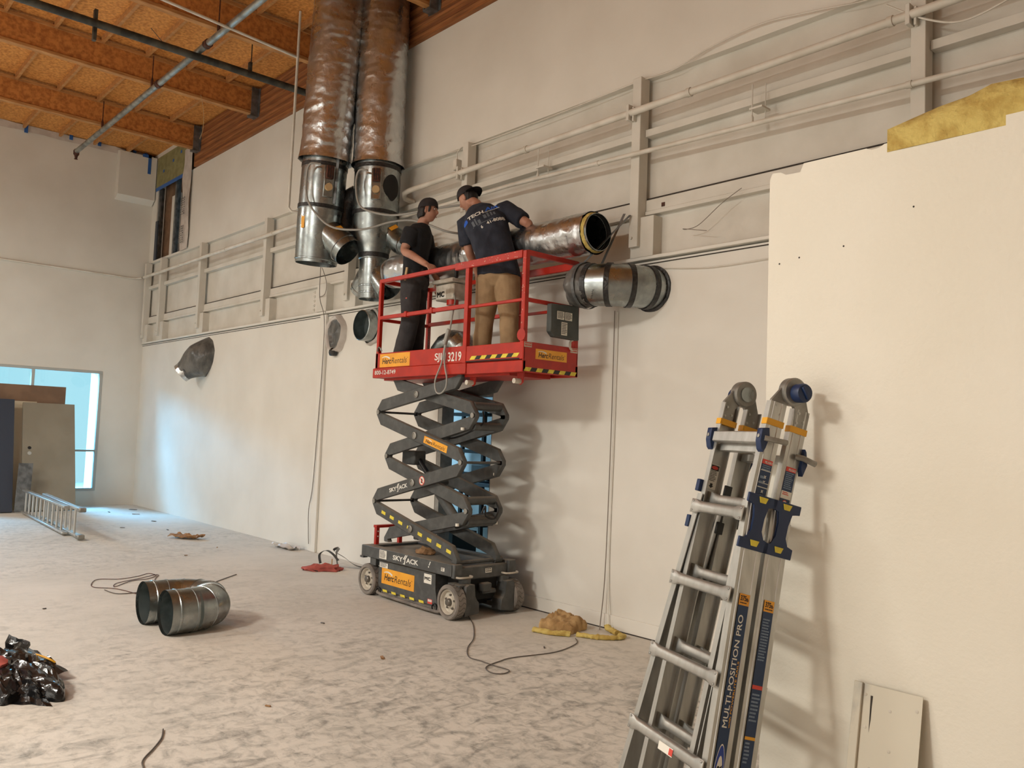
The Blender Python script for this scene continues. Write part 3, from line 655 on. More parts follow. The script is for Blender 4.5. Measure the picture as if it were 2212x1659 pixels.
# hinge pins, cross rods, cross tubes
for (x, z), kind in ((OUT[1], 'rod'), (OUT[2], 'rod'), (OUT[3], 'rod'), (INN[1], 'tube'), (INN[2], 'none'), (INN[3], 'tube')):
    for y in ((4.606, 5.115) if (x, z) in OUT else (4.658, 5.068)):
        b = NB(); cyl(b, (x, y, z), (x, y + .012, z), .024, n=16); mk('hinge_pin', b, M['alu_dull'], LF)
    if kind == 'rod':
        b = NB(); cyl(b, (x, 4.66, z), (x, 5.08, z), .012, n=10); mk('cross_rod', b, G, LF)
    if kind == 'tube':
        for dz, dx in ((.085, -.05), (-.095, -.04)):
            b = NB(); cyl(b, (x + dx, 4.71, z + dz), (x + dx, 5.03, z + dz), .038, n=18); mk('cross_tube', b, G, LF)
for x, z in ((-5.84, 1.668), (-5.90, 1.262), (-5.86, .818)):
    for y in (4.64, 5.09):
        b = NB(); cyl(b, (x, y, z + .012), (x, y, z - .012), .017, n=12); mk('bump_stop', b, M['white'], LF)
for z in (1.975, 1.585, 1.148, .725):
    b = NB(); cyl(b, (-6.53, 4.71, z), (-6.53, 5.03, z), .026, n=14); mk('centre_tube', b, G, LF)
b = NB(); bx(b, -5.90, -5.80, 4.72, 5.02, .80, .90, .01); sb = mk('cylinder_bracket', b, G, LF)
label(sb, (-5.799, 4.77, .825), EY, EZ, .12, .05, 2, seed=21)
b = NB(); p, q = V((-6.86, 4.87, 1.40)), V((-6.12, 4.87, .78)); cyl(b, p, p.lerp(q, .45), .026, n=16); mk('piston_rod', b, M['black'], LF)
b = NB(); cyl(b, p.lerp(q, .3), q, .048, n=20); bx(b, -7.0, -6.78, 4.80, 4.94, 1.30, 1.44, .01); mk('lift_cylinder', b, G, LF)
b = NB(); tube(b, spline([(-5.72, 4.8, .93), (-5.70, 4.82, .99), (-5.73, 4.86, .90), (-5.71, 4.95, .88), (-5.73, 5.0, .96), (-5.74, 4.98, 1.02)], 6), .009, 8); tube(b, spline([(-6.4, 4.72, 1.62), (-6.1, 4.73, 1.58), (-5.78, 4.76, 1.68), (-5.74, 4.8, 1.74), (-5.76, 4.8, 1.83)], 6), .008, 8); mk('hydraulic_hose', b, M['black'], LF)
# gloves and scraps are separate things; platform next
PL0, PLM, PL1, PN, PF, ZB, ZT = -7.21, -5.78, -5.0, 4.57, 5.21, 2.15, 2.40
b = NB(); bx(b, PL0, PLM + .05, PN + .03, PF - .03, 2.2, 2.235); mk('deck_plate', b, M['grey_paint'], LF, smooth=False)
b = NB(); bx(b, PLM - .1, PL1 - .02, PN + .05, PF - .05, 2.24, 2.265); mk('extension_plate', b, M['grey_paint'], LF, smooth=False)
b = NB(); bx(b, PL0 + .05, PL1 - .25, PN + .08, PF - .08, 2.13, 2.2); mk('platform_underframe', b, R_, LF, smooth=False)
tb = {}
for s, y in ((1, PN), (-1, PF)):
    b = NB(); bx(b, PL0, PLM + .02, y, y + .012 * s, 2.25, ZT, .003); o1 = mk('toe_board', b, R_, LF)
    b = NB(); bx(b, PL0 - .02, PLM + .05, y - .014 * s, y + .05 * s, ZB, 2.248, .005); o2 = mk('side_channel', b, R_, LF)
    b = NB(); bx(b, PLM + .022, PL1, y + .004 * s, y + .016 * s, 2.25, ZT - .005, .003); o3 = mk('toe_board', b, R_, LF)
    b = NB(); bx(b, PLM + .052, PL1, y - .006 * s, y + .03 * s, ZB - .005, 2.243, .005); o4 = mk('side_channel', b, R_, LF)
    b = NB(); bx(b, PLM + .03, PL1 - .01, y - .0 * s, y + .01 * s, 2.252, 2.262); mk('slide_gap', b, M['dark_void'], LF, smooth=False)
    if s > 0: tb = dict(m=o1, c=o2, e=o3)
b = NB(); bx(b, PL1 - .012, PL1, PN, PF, ZB - .005, ZT - .003, .003); eb = mk('end_toe_board', b, R_, LF)
b = NB(); bx(b, PL0, PL0 + .012, PN, PF, ZB, ZT, .003); mk('end_toe_board', b, R_, LF)
herc_decal(tb['m'], (PL0 + .085, PN - .001, 2.256), EX, EZ, .52, .132)
for tx, x, w in (('SJIII', -6.205, .165), ('3219', -6.005, .195)): b = NB(); add_text(b, tx, (x, PN - .001, 2.268), EX, EZ, w, .085, bold=.018); mk('model_lettering', b, M['white_ink'], tb['m'], smooth=False)
b = NB(); add_text(b, '800-12-8749', (-7.185, PN - .016, 2.182), EX, EZ, .37, .042, bold=.012); mk('fleet_number', b, M['white_ink'], tb['c'], smooth=False)
def hazard(parent, O, ux, uy, L, h, n, sk):
    for k in range(n):
        b = NB(); plate(b, O, ux, uy, k * L / n, (k + 1) * L / n, 0, h, .001, sk); mk('hazard_stripe', b, M['black_ink' if k % 2 else 'yellow'], parent, smooth=False)
hazard(tb['e'], (-5.70, PN + .003, 2.272), EX, EZ, .62, .032, 9, .03)
hazard(eb, (PL1 + .0005, PN + .01, 2.155), EY, EZ, .60, .032, 9, .02)
herc_decal(eb, (PL1 + .0005, 4.706, 2.262), EY, EZ, .366, .085, pad=False)
for y in (4.575, 5.115): label(eb, (PL1 + .0005, y, 2.352), EY, EZ, .085, .042, 2, 'rim', 'redlab', 31)
# guard rails
def post_(x, y, z0, z1, w=.04, wy=None):
    b = NB(); bx(b, x - w / 2, x + w / 2, y - (wy or w) / 2, y + (wy or w) / 2, z0, z1, .004); return mk('rail_post', b, R_, LF)
def rail_(name, p, q, w=.036, h=.04):
    b = NB(); bar(b, p, q, EZ, h, w, .004); return mk(name, b, R_, LF)
for y in (PN + .02, PF - .02):
    post_(-7.185, y, 2.25, 3.13); post_(-5.775, y, 2.2, 3.12, .052, .045); post_(-5.025, y, 2.25, 3.15, .045)
    rail_('top_rail', (-7.205, y, 3.135), (-5.85, y, 3.135)); rail_('top_rail', (-5.95, y - (.012 if y < 5 else -.012), 3.125), (-5.05, y - (.012 if y < 5 else -.012), 3.125), .03, .065)
    rail_('mid_rail', (-7.205, y, 2.76), (-5.78, y, 2.76), .034, .038); rail_('mid_rail', (-5.78, y, 2.745), (-5.03, y, 2.745), .024, .026)
for x in (-7.185, -5.02):
    rail_('top_rail', (x, PN + .02, 3.135), (x, PF - .02, 3.135)); rail_('mid_rail', (x, PN + .02, 2.745), (x, PF - .02, 2.745), .03, .032)
for x in (-6.72, -6.3):
    b = NB(); bx(b, x - .02, x + .02, PN - .004, PN + .044, 2.735, 2.79, .003); mk('rail_clamp', b, R_, LF)
b = NB(); rnd = random.Random(5)
for k in range(46):
    x = rnd.choice((rnd.uniform(-7.1, -5.1), rnd.uniform(-5.9, -5.1))); z = 3.125 + rnd.uniform(-.025, .028); s = rnd.uniform(.002, .007); y = PN + .0035 if x < -5.94 else PN - .0085
    if x < -5.94: z = 3.135 + rnd.uniform(-.012, .012)
    plate(b, (x, y, z), EX, EZ, -s, s, -s * .6, s * .6, .0012)
for k in range(16):
    z = rnd.uniform(2.45, 3.1); s = rnd.uniform(.002, .006); plate(b, (-5.025 + rnd.uniform(-.018, .018), PN - .003, z), EX, EZ, -s * .6, s * .6, -s, s, .0012)
mk('chipped_paint', b, M['red_chip'], LF, smooth=False)
b = NB(); lathe(b, (-5.025, PN - .004, 2.45), (0, -1, 0), [(.05, 0), (.05, .006), (.0, .007)], 16); mk('lanyard_plate', b, R_, LF)
# platform control box on the far rail
b = NB(); bx(b, -6.80, -6.50, 4.98, 5.14, 2.95, 3.11, .01); bx(b, -6.84, -6.5, 4.96, 5.16, 3.12, 3.16, .006); cb = mk('control_box', b, M['rim'], LF)
d = label(cb, (-6.785, 4.979, 2.965), EX, EZ, .165, .09, 0, name='mc_label')
b = NB(); add_text(b, 'MC', (-6.765, 4.9775, 2.982), EX, EZ, .12, .055, bold=.05); mk('lettering', b, M['black_ink'], d, smooth=False)
b = NB(); cyl(b, (-6.6, 5.05, 2.95), (-6.6, 5.05, 2.90), .06, n=20); mk('stop_button', b, R_, cb)
b = NB(); bx(b, -6.52, -6.49, 4.99, 5.03, 3.16, 3.28, .008); mk('joystick', b, M['black'], cb)
# document case on the outside of the platform end
b = NB(); prism(b, [(4.815, 2.735), (5.15, 2.75), (5.16, 2.455), (4.86, 2.46), (4.845, 2.49), (4.815, 2.5)], (PL1 + .0, 0, 0), EY, EZ, (.055, 0, 0), .006); dc = mk('document_case', b, M['grey_box'], LF)
label(dc, (PL1 + .056, 4.885, 2.612), EY, EZ, .085, .068, 5, seed=41); label(dc, (PL1 + .056, 4.98, 2.612), EY, EZ, .085, .068, 5, seed=42); label(dc, (PL1 + .056, 4.94, 2.482), EY, EZ, .07, .11, 7, seed=43)
b = NB(); tube(b, spline([(PL1 + .02, 5.12, 2.46), (PL1 + .02, 5.09, 2.44), (PL1 + .02, 5.09, 2.39), (PL1 + .02, 5.12, 2.37)], 4), .01, 8); mk('case_bracket', b, M['rim'], LF)
# control cable with its plug, looping under the platform
b = NB(); tube(b, spline([(-6.52, 5.0, 3.0), (-6.3, 4.85, 2.9), (-6.02, 4.62, 2.75), (-5.96, 4.55, 2.6), (-5.965, 4.545, 2.55)], 8), .008, 8)
tube(b, spline([(-6.02, 4.54, 2.42), (-6.04, 4.54, 2.33), (-6.06, 4.535, 2.24), (-6.13, 4.53, 2.1), (-6.11, 4.53, 2.0), (-6.04, 4.53, 1.98), (-5.97, 4.53, 2.03), (-5.96, 4.53, 2.12), (-6.0, 4.535, 2.22), (-6.025, 4.54, 2.33), (-6.01, 4.54, 2.42)], 8), .008, 8); mk('control_cable', b, M['cable'], LF)
b = NB(); bar(b, (-5.97, 4.54, 2.56), (-6.025, 4.54, 2.42), EY, .035, .04, .008); mk('cable_plug', b, M['cable'], LF)
b = NB()
for k in range(16):
    z = 2.28 + k * .028; c = V((-7.13, 5.16, z)); tube(b, [c + V((cos(a) * .006 * (k % 2), sin(a) * .006 * (1 - k % 2), 0)) + V((0, 0, sin(a) * 0)) + V((cos(a) * .006, 0, sin(a) * .017)) if k % 2 else c + V((0, cos(a) * .006, sin(a) * .017)) for a in [i * PI / 4 for i in range(8)]], .0025, 5, closed=True)
mk('gate_chain', b, M['bolt'], LF)
b = NB(); tube(b, spline([(-7.17, PN - .003, 2.42), (-7.15, PN - .012, 2.455), (-7.12, PN - .012, 2.455), (-7.1, PN - .003, 2.42)], 4), .008, 8); mk('tie_off_ring', b, M['bolt'], LF)
for x in (-5.79, -5.16):
    b = NB(); prism(b, [(-.04, .06), (.04, .06), (.03, -.03), (0, -.05), (-.03, -.03)], (x, PN + .12, 2.1), EX, EZ, (0, .015, 0)); mk('roller_bracket', b, R_, LF)
    b = NB(); cyl(b, (x, PN + .12, 2.08), (x, PN + .05, 2.08), .022, n=14); mk('slide_roller', b, M['rim'], LF)
# ================================================================ DUCTWORK AND PIPES
CAMV = V((0, 0, 1.62))
def foilcyl(b, p, q, r, amp=.012, n=72, m=60, flare=0, seed=0, close=0, dents=()):
    p, q = V(p), V(q); d = (q - p).normalized(); x, y = frame(d); L = (q - p).length; prev = None
    for j in range(m + 1):
        t = j / m; c = p + (q - p) * t; cur = []
        for i in range(n):
            a = 2 * PI * i / n; u = x * cos(a) + y * sin(a); w = c + u * r
            al = w.dot(d); wv = u * r * 2.6 + d * (al * 7) + V((seed, 0, 0)); s1 = 1 - abs(noise.noise(wv)) * 2; s2 = max(0, 1 - abs(noise.noise(u * r * 5 + d * (al * 17) + V((0, seed, 3)))) * 7); k2 = max(0, noise.noise(u * r * 1.5 + d * (al * 1.8) + V((0, 0, seed))) * 2.2)
            s3 = 1 - abs(noise.noise(u * r * 9 + d * (al * 13) + V((seed, 2, 0)))) * 2
            rr = r + amp * (.55 * s1 * abs(s1) + 1.1 * s2 * k2 + .45 * s3) + flare * max(0, (t - .94) / .06) ** 2 - close * 0
            for (ta, k, wd) in dents: rr -= k * math.exp(-((t - ta) / wd) ** 2)
            cur.append(b.verts.new(c + u * rr))
        if prev: bridge(b, prev, cur)
        prev = cur
def pt(a, c, z):                      # point of a slanted axis at height z
    a, c = V(a), V(c); return a + (c - a) * ((z - a.z) / (c.z - a.z))
def band(parent, p, d, r, h=.045):
    b = NB(); lathe(b, p, d, [(r, -h / 2), (r + .006, -h / 2), (r + .0065, h / 2), (r, h / 2)], 40); return mk('tape_band', b, M['black_tape'], parent)
def actuator(parent, c, out, up):
    out, up = V(out).normalized(), V(up).normalized(); s = up.cross(out).normalized(); c = V(c)
    b = NB(); obx(b, c, s, up, out, .11, .36, .03, .006); a = mk('damper_plate', b, M['galv'], parent)
    b = NB(); obx(b, c + up * .10 + out * .03, s, up, out, .085, .15, .05, .006); mk('damper_motor', b, M['fitting_rust'], a)
    for k in range(3):
        b = NB(); obx(b, c + up * .10 + s * (-.025 + k * .025) + out * .057, s, up, out, .006, .13, .006); mk('motor_rib', b, M['dark_void'], a)
    b = NB(); cyl(b, c - up * .07 + out * .01, c - up * .07 + out * .05, .042, n=24); mk('damper_knob', b, M['wood'], a)
    return a
def mark(parent, c, ux, uy, w, h, mat='orange'):
    b = NB(); plate(b, V(c), ux, uy, -w / 2, w / 2, -h / 2, h / 2, .001); return mk('paint_stamp', b, M[mat], parent, smooth=False)
# ---- left riser
A0, A1 = V((-8.57, 4.73, 6.985)), V((-8.855, 4.73, 3.56)); AD = (A1 - A0).normalized()
r1 = thing('duct_riser', A1, 'foil wrapped duct riser with open wye branch, left of the pair', 'duct', 'vertical duct risers')
b = NB(); foilcyl(b, A0, pt(A0, A1, 4.755), .292, .011, m=110, flare=.02, seed=1); mk('foil_jacket', b, M['foil'], r1, ang=60)
c = pt(A0, A1, 4.85)
b = NB(); lathe(b, c, AD, [(.262, 0), (.262, .66), (.266, .665), (.266, .675), (.262, .68), (.262, .8), (.252, 1.1), (.246, 1.245), (.252, 1.25), (.252, 1.262), (.244, 1.268), (.240, 1.30), (.236, 1.30), (.236, 1.1), (.25, .6)], 56); mk('duct_body', b, M['galv'], r1)
b = NB(); cyl(b, c + AD * .55, c + AD * .56, .25, n=40); mk('duct_inside', b, M['galv_in'], r1)
band(r1, pt(A0, A1, 4.69), AD, .262); band(r1, pt(A0, A1, 4.205), AD, .264)
OC = V((.878, -.478, 0)); RC = V((.665, .746, 0))
actuator(r1, pt(A0, A1, 4.46) + (OC * .97 + RC * .24).normalized() * .268, OC * .97 + RC * .24, -AD)
s_ = pt(A0, A1, 4.02); bd = (RC * .36 + OC * .16 + V((0, 0, -.36))).normalized()
b = NB(); lathe(b, s_ + bd * .02, bd, [(.178, 0), (.18, .2), (.18, .42), (.186, .425), (.186, .435), (.178, .44), (.177, .52), (.173, .52), (.173, .2)], 44); br = mk('wye_branch', b, M['galv'], r1)
b = NB(); cyl(b, s_ + bd * .32, s_ + bd * .33, .173, n=40); mk('branch_inside', b, M['galv_in'], br)
x_, y_ = frame(bd)
o_ = (V((.35, -.35, .85)) - bd * V((.35, -.35, .85)).dot(bd)).normalized()
b = NB(); obx(b, s_ + bd * .3 + o_ * .181, bd, o_.cross(bd), o_, .05, .10, .003); mk('orange_stamp', b, M['orange'], br, smooth=False)
oo = (OC - RC * .85).normalized(); mark(r1, pt(A0, A1, 4.0) + oo * .262, oo.cross(V((0, 0, 1))) * -1, V((0, 0, 1)), .05, .15)
b = NB(); bar(b, pt(A0, A1, 4.74) + (OC + RC * .75).normalized() * .272, pt(A0, A1, 4.22) + (OC + RC * .75).normalized() * .272, RC, .03, .02); mk('seam_angle', b, M['steel'], r1)
# ---- right riser
B0, B1 = V((-8.36, 5.2, 6.985)), V((-8.36, 5.2, 3.05)); BD = V((0, 0, -1))
r2 = thing('duct_riser', B1, 'foil wrapped duct riser with round hole, right of the pair', 'duct', 'vertical duct risers')
b = NB(); foilcyl(b, B0, V((-8.35, 5.2, 4.72)), .288, .011, m=110, flare=.016, seed=5); mk('foil_jacket', b, M['foil'], r2, ang=60)
c = V((-8.35, 5.2, 4.85))
b = NB(); lathe(b, c, BD, [(.27, 0), (.27, .7), (.264, .72), (.258, .86), (.235, .99), (.195, 1.10), (.175, 1.17), (.175, 1.23), (.166, 1.24), (.166, 1.46), (.16, 1.54), (.165, 1.545), (.165, 1.555), (.158, 1.56), (.155, 1.62), (.16, 1.625), (.16, 1.635), (.153, 1.64), (.15, 1.70), (.147, 1.70), (.147, 1.5)], 56); mk('duct_body', b, M['galv'], r2)
b = NB(); cyl(b, (-8.35, 5.2, 3.4), (-8.35, 5.2, 3.39), .15, n=32); mk('duct_inside', b, M['galv_in'], r2)
band(r2, (-8.35, 5.2, 4.68), BD, .27); band(r2, (-8.35, 5.2, 4.145), BD, .268); band(r2, (-8.35, 5.2, 3.655), BD, .172, .055)
actuator(r2, V((-8.35, 5.2, 4.44)) + (OC - RC * .10).normalized() * .275, OC - RC * .10, V((0, 0, 1)))
# the cut round hole, seen as a dark oval
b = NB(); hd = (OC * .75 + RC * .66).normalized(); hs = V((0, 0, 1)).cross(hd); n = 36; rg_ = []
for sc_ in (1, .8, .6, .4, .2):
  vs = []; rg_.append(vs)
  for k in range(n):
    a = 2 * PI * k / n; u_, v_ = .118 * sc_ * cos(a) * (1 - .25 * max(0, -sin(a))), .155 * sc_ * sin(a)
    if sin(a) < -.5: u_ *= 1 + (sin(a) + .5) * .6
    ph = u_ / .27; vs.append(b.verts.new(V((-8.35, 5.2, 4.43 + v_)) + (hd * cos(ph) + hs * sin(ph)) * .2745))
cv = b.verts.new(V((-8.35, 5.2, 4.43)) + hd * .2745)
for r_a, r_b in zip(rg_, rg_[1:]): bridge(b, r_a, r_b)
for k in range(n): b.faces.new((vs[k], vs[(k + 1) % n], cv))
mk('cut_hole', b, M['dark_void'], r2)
s_ = V((-8.30, 5.24, 4.04)); e1 = s_ + V((.16, .10, -.17)); e2 = e1 + V((.22, .02, -.13)); e3 = e2 + V((.3, -.01, -.02))
b = NB(); tube(b, spline([s_, e1, e2, e3], 5), .128, 32); br = mk('wye_branch', b, M['galv'], r2, ang=25)
for p_, q_ in ((e1, e2), (e2, e3)):
    d_ = (q_ - p_).normalized(); b = NB(); lathe(b, p_, d_, [(.126, -.008), (.136, -.004), (.136, .004), (.126, .008)], 32); mk('gore_bead', b, M['galv'], br)
o_ = V((.3, -.5, .8)).normalized(); dd = (e1 - s_).normalized(); o_ = (o_ - dd * o_.dot(dd)).normalized()
b = NB(); obx(b, s_.lerp(e1, .8) + o_ * .13, dd, o_.cross(dd), o_, .05, .11, .003); mk('orange_stamp', b, M['orange'], br, smooth=False)
s_ = V((-8.37, 5.22, 3.52)); ld = V((-.30, .02, -.30)).normalized()
b = NB(); lathe(b, s_, ld, [(.12, 0), (.155, .12), (.155, .3), (.16, .305), (.16, .315), (.153, .32), (.15, .36), (.146, .36), (.146, .1)], 36); mk('lateral_branch', b, M['galv'], r2)
rd = V((.28, .06, -.30)).normalized(); b = NB(); lathe(b, V((-8.33, 5.22, 3.5)), rd, [(.11, 0), (.15, .12), (.15, .36), (.146, .36), (.146, .1)], 36); mk('lateral_branch', b, M['galv'], r2)
b = NB(); tube(b, spline([(-8.56, 5.12, 4.42), (-8.70, 5.05, 4.36), (-8.74, 5.0, 4.18), (-8.70, 5.0, 3.98), (-8.60, 5.02, 3.86)], 5), .125, 24); mk('black_elbow', b, M['black_tape'], r2, ang=25)
# flexible conduits from the two damper motors
b = NB(); tube(b, spline([(-8.47, 4.52, 4.62), (-8.55, 4.43, 4.62), (-8.60, 4.42, 4.5), (-8.56, 4.42, 4.22), (-8.42, 4.5, 4.0), (-8.22, 4.6, 3.86), (-7.95, 4.8, 3.84), (-7.7, 5.0, 3.92), (-7.45, 5.15, 3.92), (-7.1, 5.3, 3.78), (-6.95, 5.42, 3.75)], 8), .012, 10)
tag(mk('flexible_conduit', b, M['cable']), 'grey flexible conduit looping from the left riser damper motor', 'conduit', 'damper conduits')
b = NB(); tube(b, spline([(-8.12, 4.92, 4.57), (-8.2, 4.86, 4.57), (-8.24, 4.85, 4.42), (-8.14, 4.85, 4.16), (-7.9, 4.9, 4.04), (-7.6, 5.0, 3.98), (-7.2, 5.2, 4.02), (-6.8, 5.44, 4.06)], 8), .012, 10)
tag(mk('flexible_conduit', b, M['cable']), 'grey flexible conduit looping from the right riser damper motor', 'conduit', 'damper conduits')
# ---- the insulated duct being carried
hd0, hd1 = V((-7.86, 5.16, 3.395)), V((-4.74, 5.14, 3.365)); HD = (hd1 - hd0).normalized()
hd = thing('insulated_duct', hd0, 'long foil wrapped duct lifted level along the platform rail', 'duct')
b = NB(); foilcyl(b, hd0, hd1 - HD * .05, .178, .010, m=120, n=64, seed=9, dents=((.0, .03, .02),)); mk('foil_jacket', b, M['foil'], hd, ang=60)
b = NB(); lathe(b, hd1, HD, [(.15, -.3), (.152, -.05), (.16, -.045), (.16, .0), (.156, .0), (.154, -.3)], 48); mk('duct_liner', b, M['galv'], hd)
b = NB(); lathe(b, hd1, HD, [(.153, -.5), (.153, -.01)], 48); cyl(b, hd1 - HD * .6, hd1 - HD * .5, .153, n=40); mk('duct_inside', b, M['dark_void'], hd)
b = NB(); lathe(b, hd1, HD, [(.160, -.05), (.172, -.05), (.168, -.03), (.161, -.02)], 48); jitter(b, .006, 40, 2); mk('insulation_edge', b, M['insul'], hd)
b = NB(); lathe(b, hd0, HD, [(.0, .02), (.12, .015), (.172, .0), (.178, .02)], 40); jitter(b, .012, 9, 4); mk('rolled_end', b, M['foil'], hd)
# ---- duct elbow on the wall, bagged and strapped
we = thing('duct_elbow', (-4.43, YW, 2.73), 'galvanised duct elbow on the wall with black bagged mouth', 'duct elbow')
path = [V((-4.475, 5.55, 2.91)), V((-4.475, 5.46, 2.91)), V((-4.535, 5.31, 2.91)), V((-4.65, 5.20, 2.915)), V((-4.80, 5.15, 2.92)), V((-4.92, 5.14, 2.925))]
for i, (p_, q_) in enumerate(zip(path, path[1:])):
    d0 = (path[i + 1] - path[max(i - 1, 0)]).normalized(); d1 = (path[min(i + 2, 5)] - path[i]).normalized()
    b = NB(); up = V((0, 0, 1)); a_ = ring(b, p_, d0.cross(up).normalized(), up, .178, n=48); c_ = ring(b, q_, d1.cross(up).normalized(), up, .178, n=48); bridge(b, a_, c_)
    if i < 4: mk('gore', b, M['galv'], we)
    else: b.free()
    if i in (1, 2, 3, 4):
        b = NB(); lathe(b, p_, d0, [(.176, -.022), (.185, -.022), (.186, .022), (.176, .022)], 48); mk('tape_band', b, M['black_tape'], we)
b = NB(); lathe(b, (-4.475, 5.52, 2.91), (0, 1, 0), [(.18, 0), (.198, .004), (.20, .02), (.18, .02)], 40); jitter(b, .005, 20, 1); mk('wall_seal', b, M['black_tape'], we)
b = NB(); pd = (path[5] - path[4]).normalized(); prof = [(.183, -.02), (.188, .02), (.19, .05), (.192, .1), (.182, .16), (.14, .2), (.05, .215), (.0, .21)]
x_, y_ = frame(pd); prev = None
for r_, t in prof:
    cur = []
    for i in range(56):
        a = 2 * PI * i / 56; u = x_ * cos(a) + y_ * sin(a); k = noise.noise(V((a * 2.2, t * 14, 1))) * .012 + noise.noise(V((a * 6, t * 40, 5))) * .006
        cur.append(b.verts.new(path[4] + pd * (t + k) + u * max(.001, r_ + k * 1.2)))
    if prev: bridge(b, prev, cur)
    prev = cur
mk('plastic_bag', b, M['film'], we, ang=60)
b = NB(); c0 = path[4] + pd * .06
pts = [c0 + (V((0, 0, 1)) * cos(a) + pd.cross(V((0, 0, 1))) * sin(a)) * .2 for a in [i * 2 * PI / 40 for i in range(41)]]
for p_, q_ in zip(pts, pts[1:]): bar(b, p_, q_, pd, .03, .003)
mk('hanging_strap', b, M['steel'], we)
b = NB(); bar(b, c0 + V((.02, -.06, .19)), (-4.665, 5.45, 3.56), (1, 0, 0), .028, .003); bar(b, c0 + V((.03, .12, .16)), (-4.72, 5.44, 3.58), (1, 0, 0), .028, .003); mk('hanging_strap', b, M['steel'], we)
b = NB(); add_text(b, '2810', V((-4.67, 5.014, 2.77)), V((.17, -.02, .98)), V((-.9, .4, 0)), .08, .035, bold=.01, lift=.002); mk('pen_mark', b, M['black_ink'], we, smooth=False)
# ---- wrapped stub, far left
ws = thing('duct_stub', (-14.0, YW, 2.4), 'film wrapped duct stub pointing down from the far wall', 'duct')
p0, p1 = V((-13.98, 5.56, 2.82)), V((-14.22, 5.24, 2.50)); n = 40; b = NB(); prev = None
for j in range(26):
    t = j / 25; c = p0.lerp(p1, t); d = V((0, -1, 0)).lerp((p1 - p0).normalized(), min(1, t * 1.6)).normalized(); x_, y_ = frame(d); r_ = .27 * (1 - t) ** 1.3 + .165
    r_ = min(.29, r_); cur = []
    for i in range(n):
        a = 2 * PI * i / n; k = noise.noise(V((cos(a) * 2, sin(a) * 2, t * 2))) * .014 + (.006 * sin(a * 9 + t * 6) * (1 - t))
        cur.append(b.verts.new(c + x_ * cos(a) * (r_ + k) + y_ * sin(a) * (r_ + k)))
    if prev: bridge(b, prev, cur)
    prev = cur
mk('film_wrap', b, M['film'], ws, ang=60)
d = (p1 - p0).normalized(); b = NB(); lathe(b, p1, d, [(.168, -.05), (.164, -.005), (.162, .06), (.155, .06), (.153, -.05)], 36); mk('foil_rim', b, M['foil'], ws)
b = NB(); cyl(b, p1 + d * .0, p1 + d * .01, .155, n=32); mk('duct_inside', b, M['dark_void'], ws)
b = NB(); lathe(b, p1, d, [(.166, -.07), (.176, -.065), (.176, -.05), (.166, -.04)], 36); jitter(b, .004, 30, 1); mk('tape_band', b, M['black_tape'], ws)
# ---- sealed hole and open collar in the wall
h1 = thing('sealed_wall_hole', (-9.66, YW, 2.6), 'oval wall hole stuffed with insulation and sealed with film', 'wall hole')
c = V((-9.67, YW - .01, 2.87))
def oval(b, c, rx, rz, prof, n=36, jit=0, seed=0):
    prev = None
    for k, yo in prof:
        cur = []
        for i in range(n):
            a = 2 * PI * i / n; jj = 1 + jit * noise.noise(V((cos(a) * 2, sin(a) * 2, k * 3 + seed))); cur.append(b.verts.new(c + V((rx * k * jj * cos(a), yo, rz * k * jj * sin(a)))))
        if prev: bridge(b, prev, cur)
        prev = cur
    return prev
b = NB(); oval(b, c, .21, .235, [(1.05, .012), (1.0, -.05), (.92, -.075), (.82, -.06), (.76, -.02)], jit=.12); mk('insulation_collar', b, M['wrap'], h1)
b = NB(); e = oval(b, c, .16, .20, [(1.0, -.05), (.7, -.02), (.35, -.03), (.02, -.045)], jit=.2, seed=3); mk('sealing_film', b, M['film'], h1)
b = NB(); oval(b, c + V((-.03, -.04, -.24)), .075, .055, [(1.0, .03), (.95, -.02), (.5, -.035), (.02, -.035)], jit=.1); mk('black_flap', b, M['bag'], h1)
h2 = thing('open_duct_collar', (-8.82, YW, 2.7), 'open round duct collar sticking out of the wall', 'duct collar')
c = V((-8.83, YW, 2.905))
b = NB(); lathe(b, c, (0, -1, 0), [(.19, -.01), (.19, .17), (.18, .175), (.178, .1), (.178, -.01)], 44); mk('collar', b, M['galv'], h2)
b = NB(); lathe(b, c, (0, -1, 0), [(.177, .165), (.176, .02)], 40); cyl(b, c + V((0, -.02, 0)), c + V((0, -.015, 0)), .176, n=40); mk('collar_inside', b, M['galv_in'], h2)
b = NB(); oval(b, c, .215, .225, [(1.04, .005), (1.0, -.035), (.9, -.05)], jit=.12, seed=7); mk('torn_insulation', b, M['wrap'], h2)
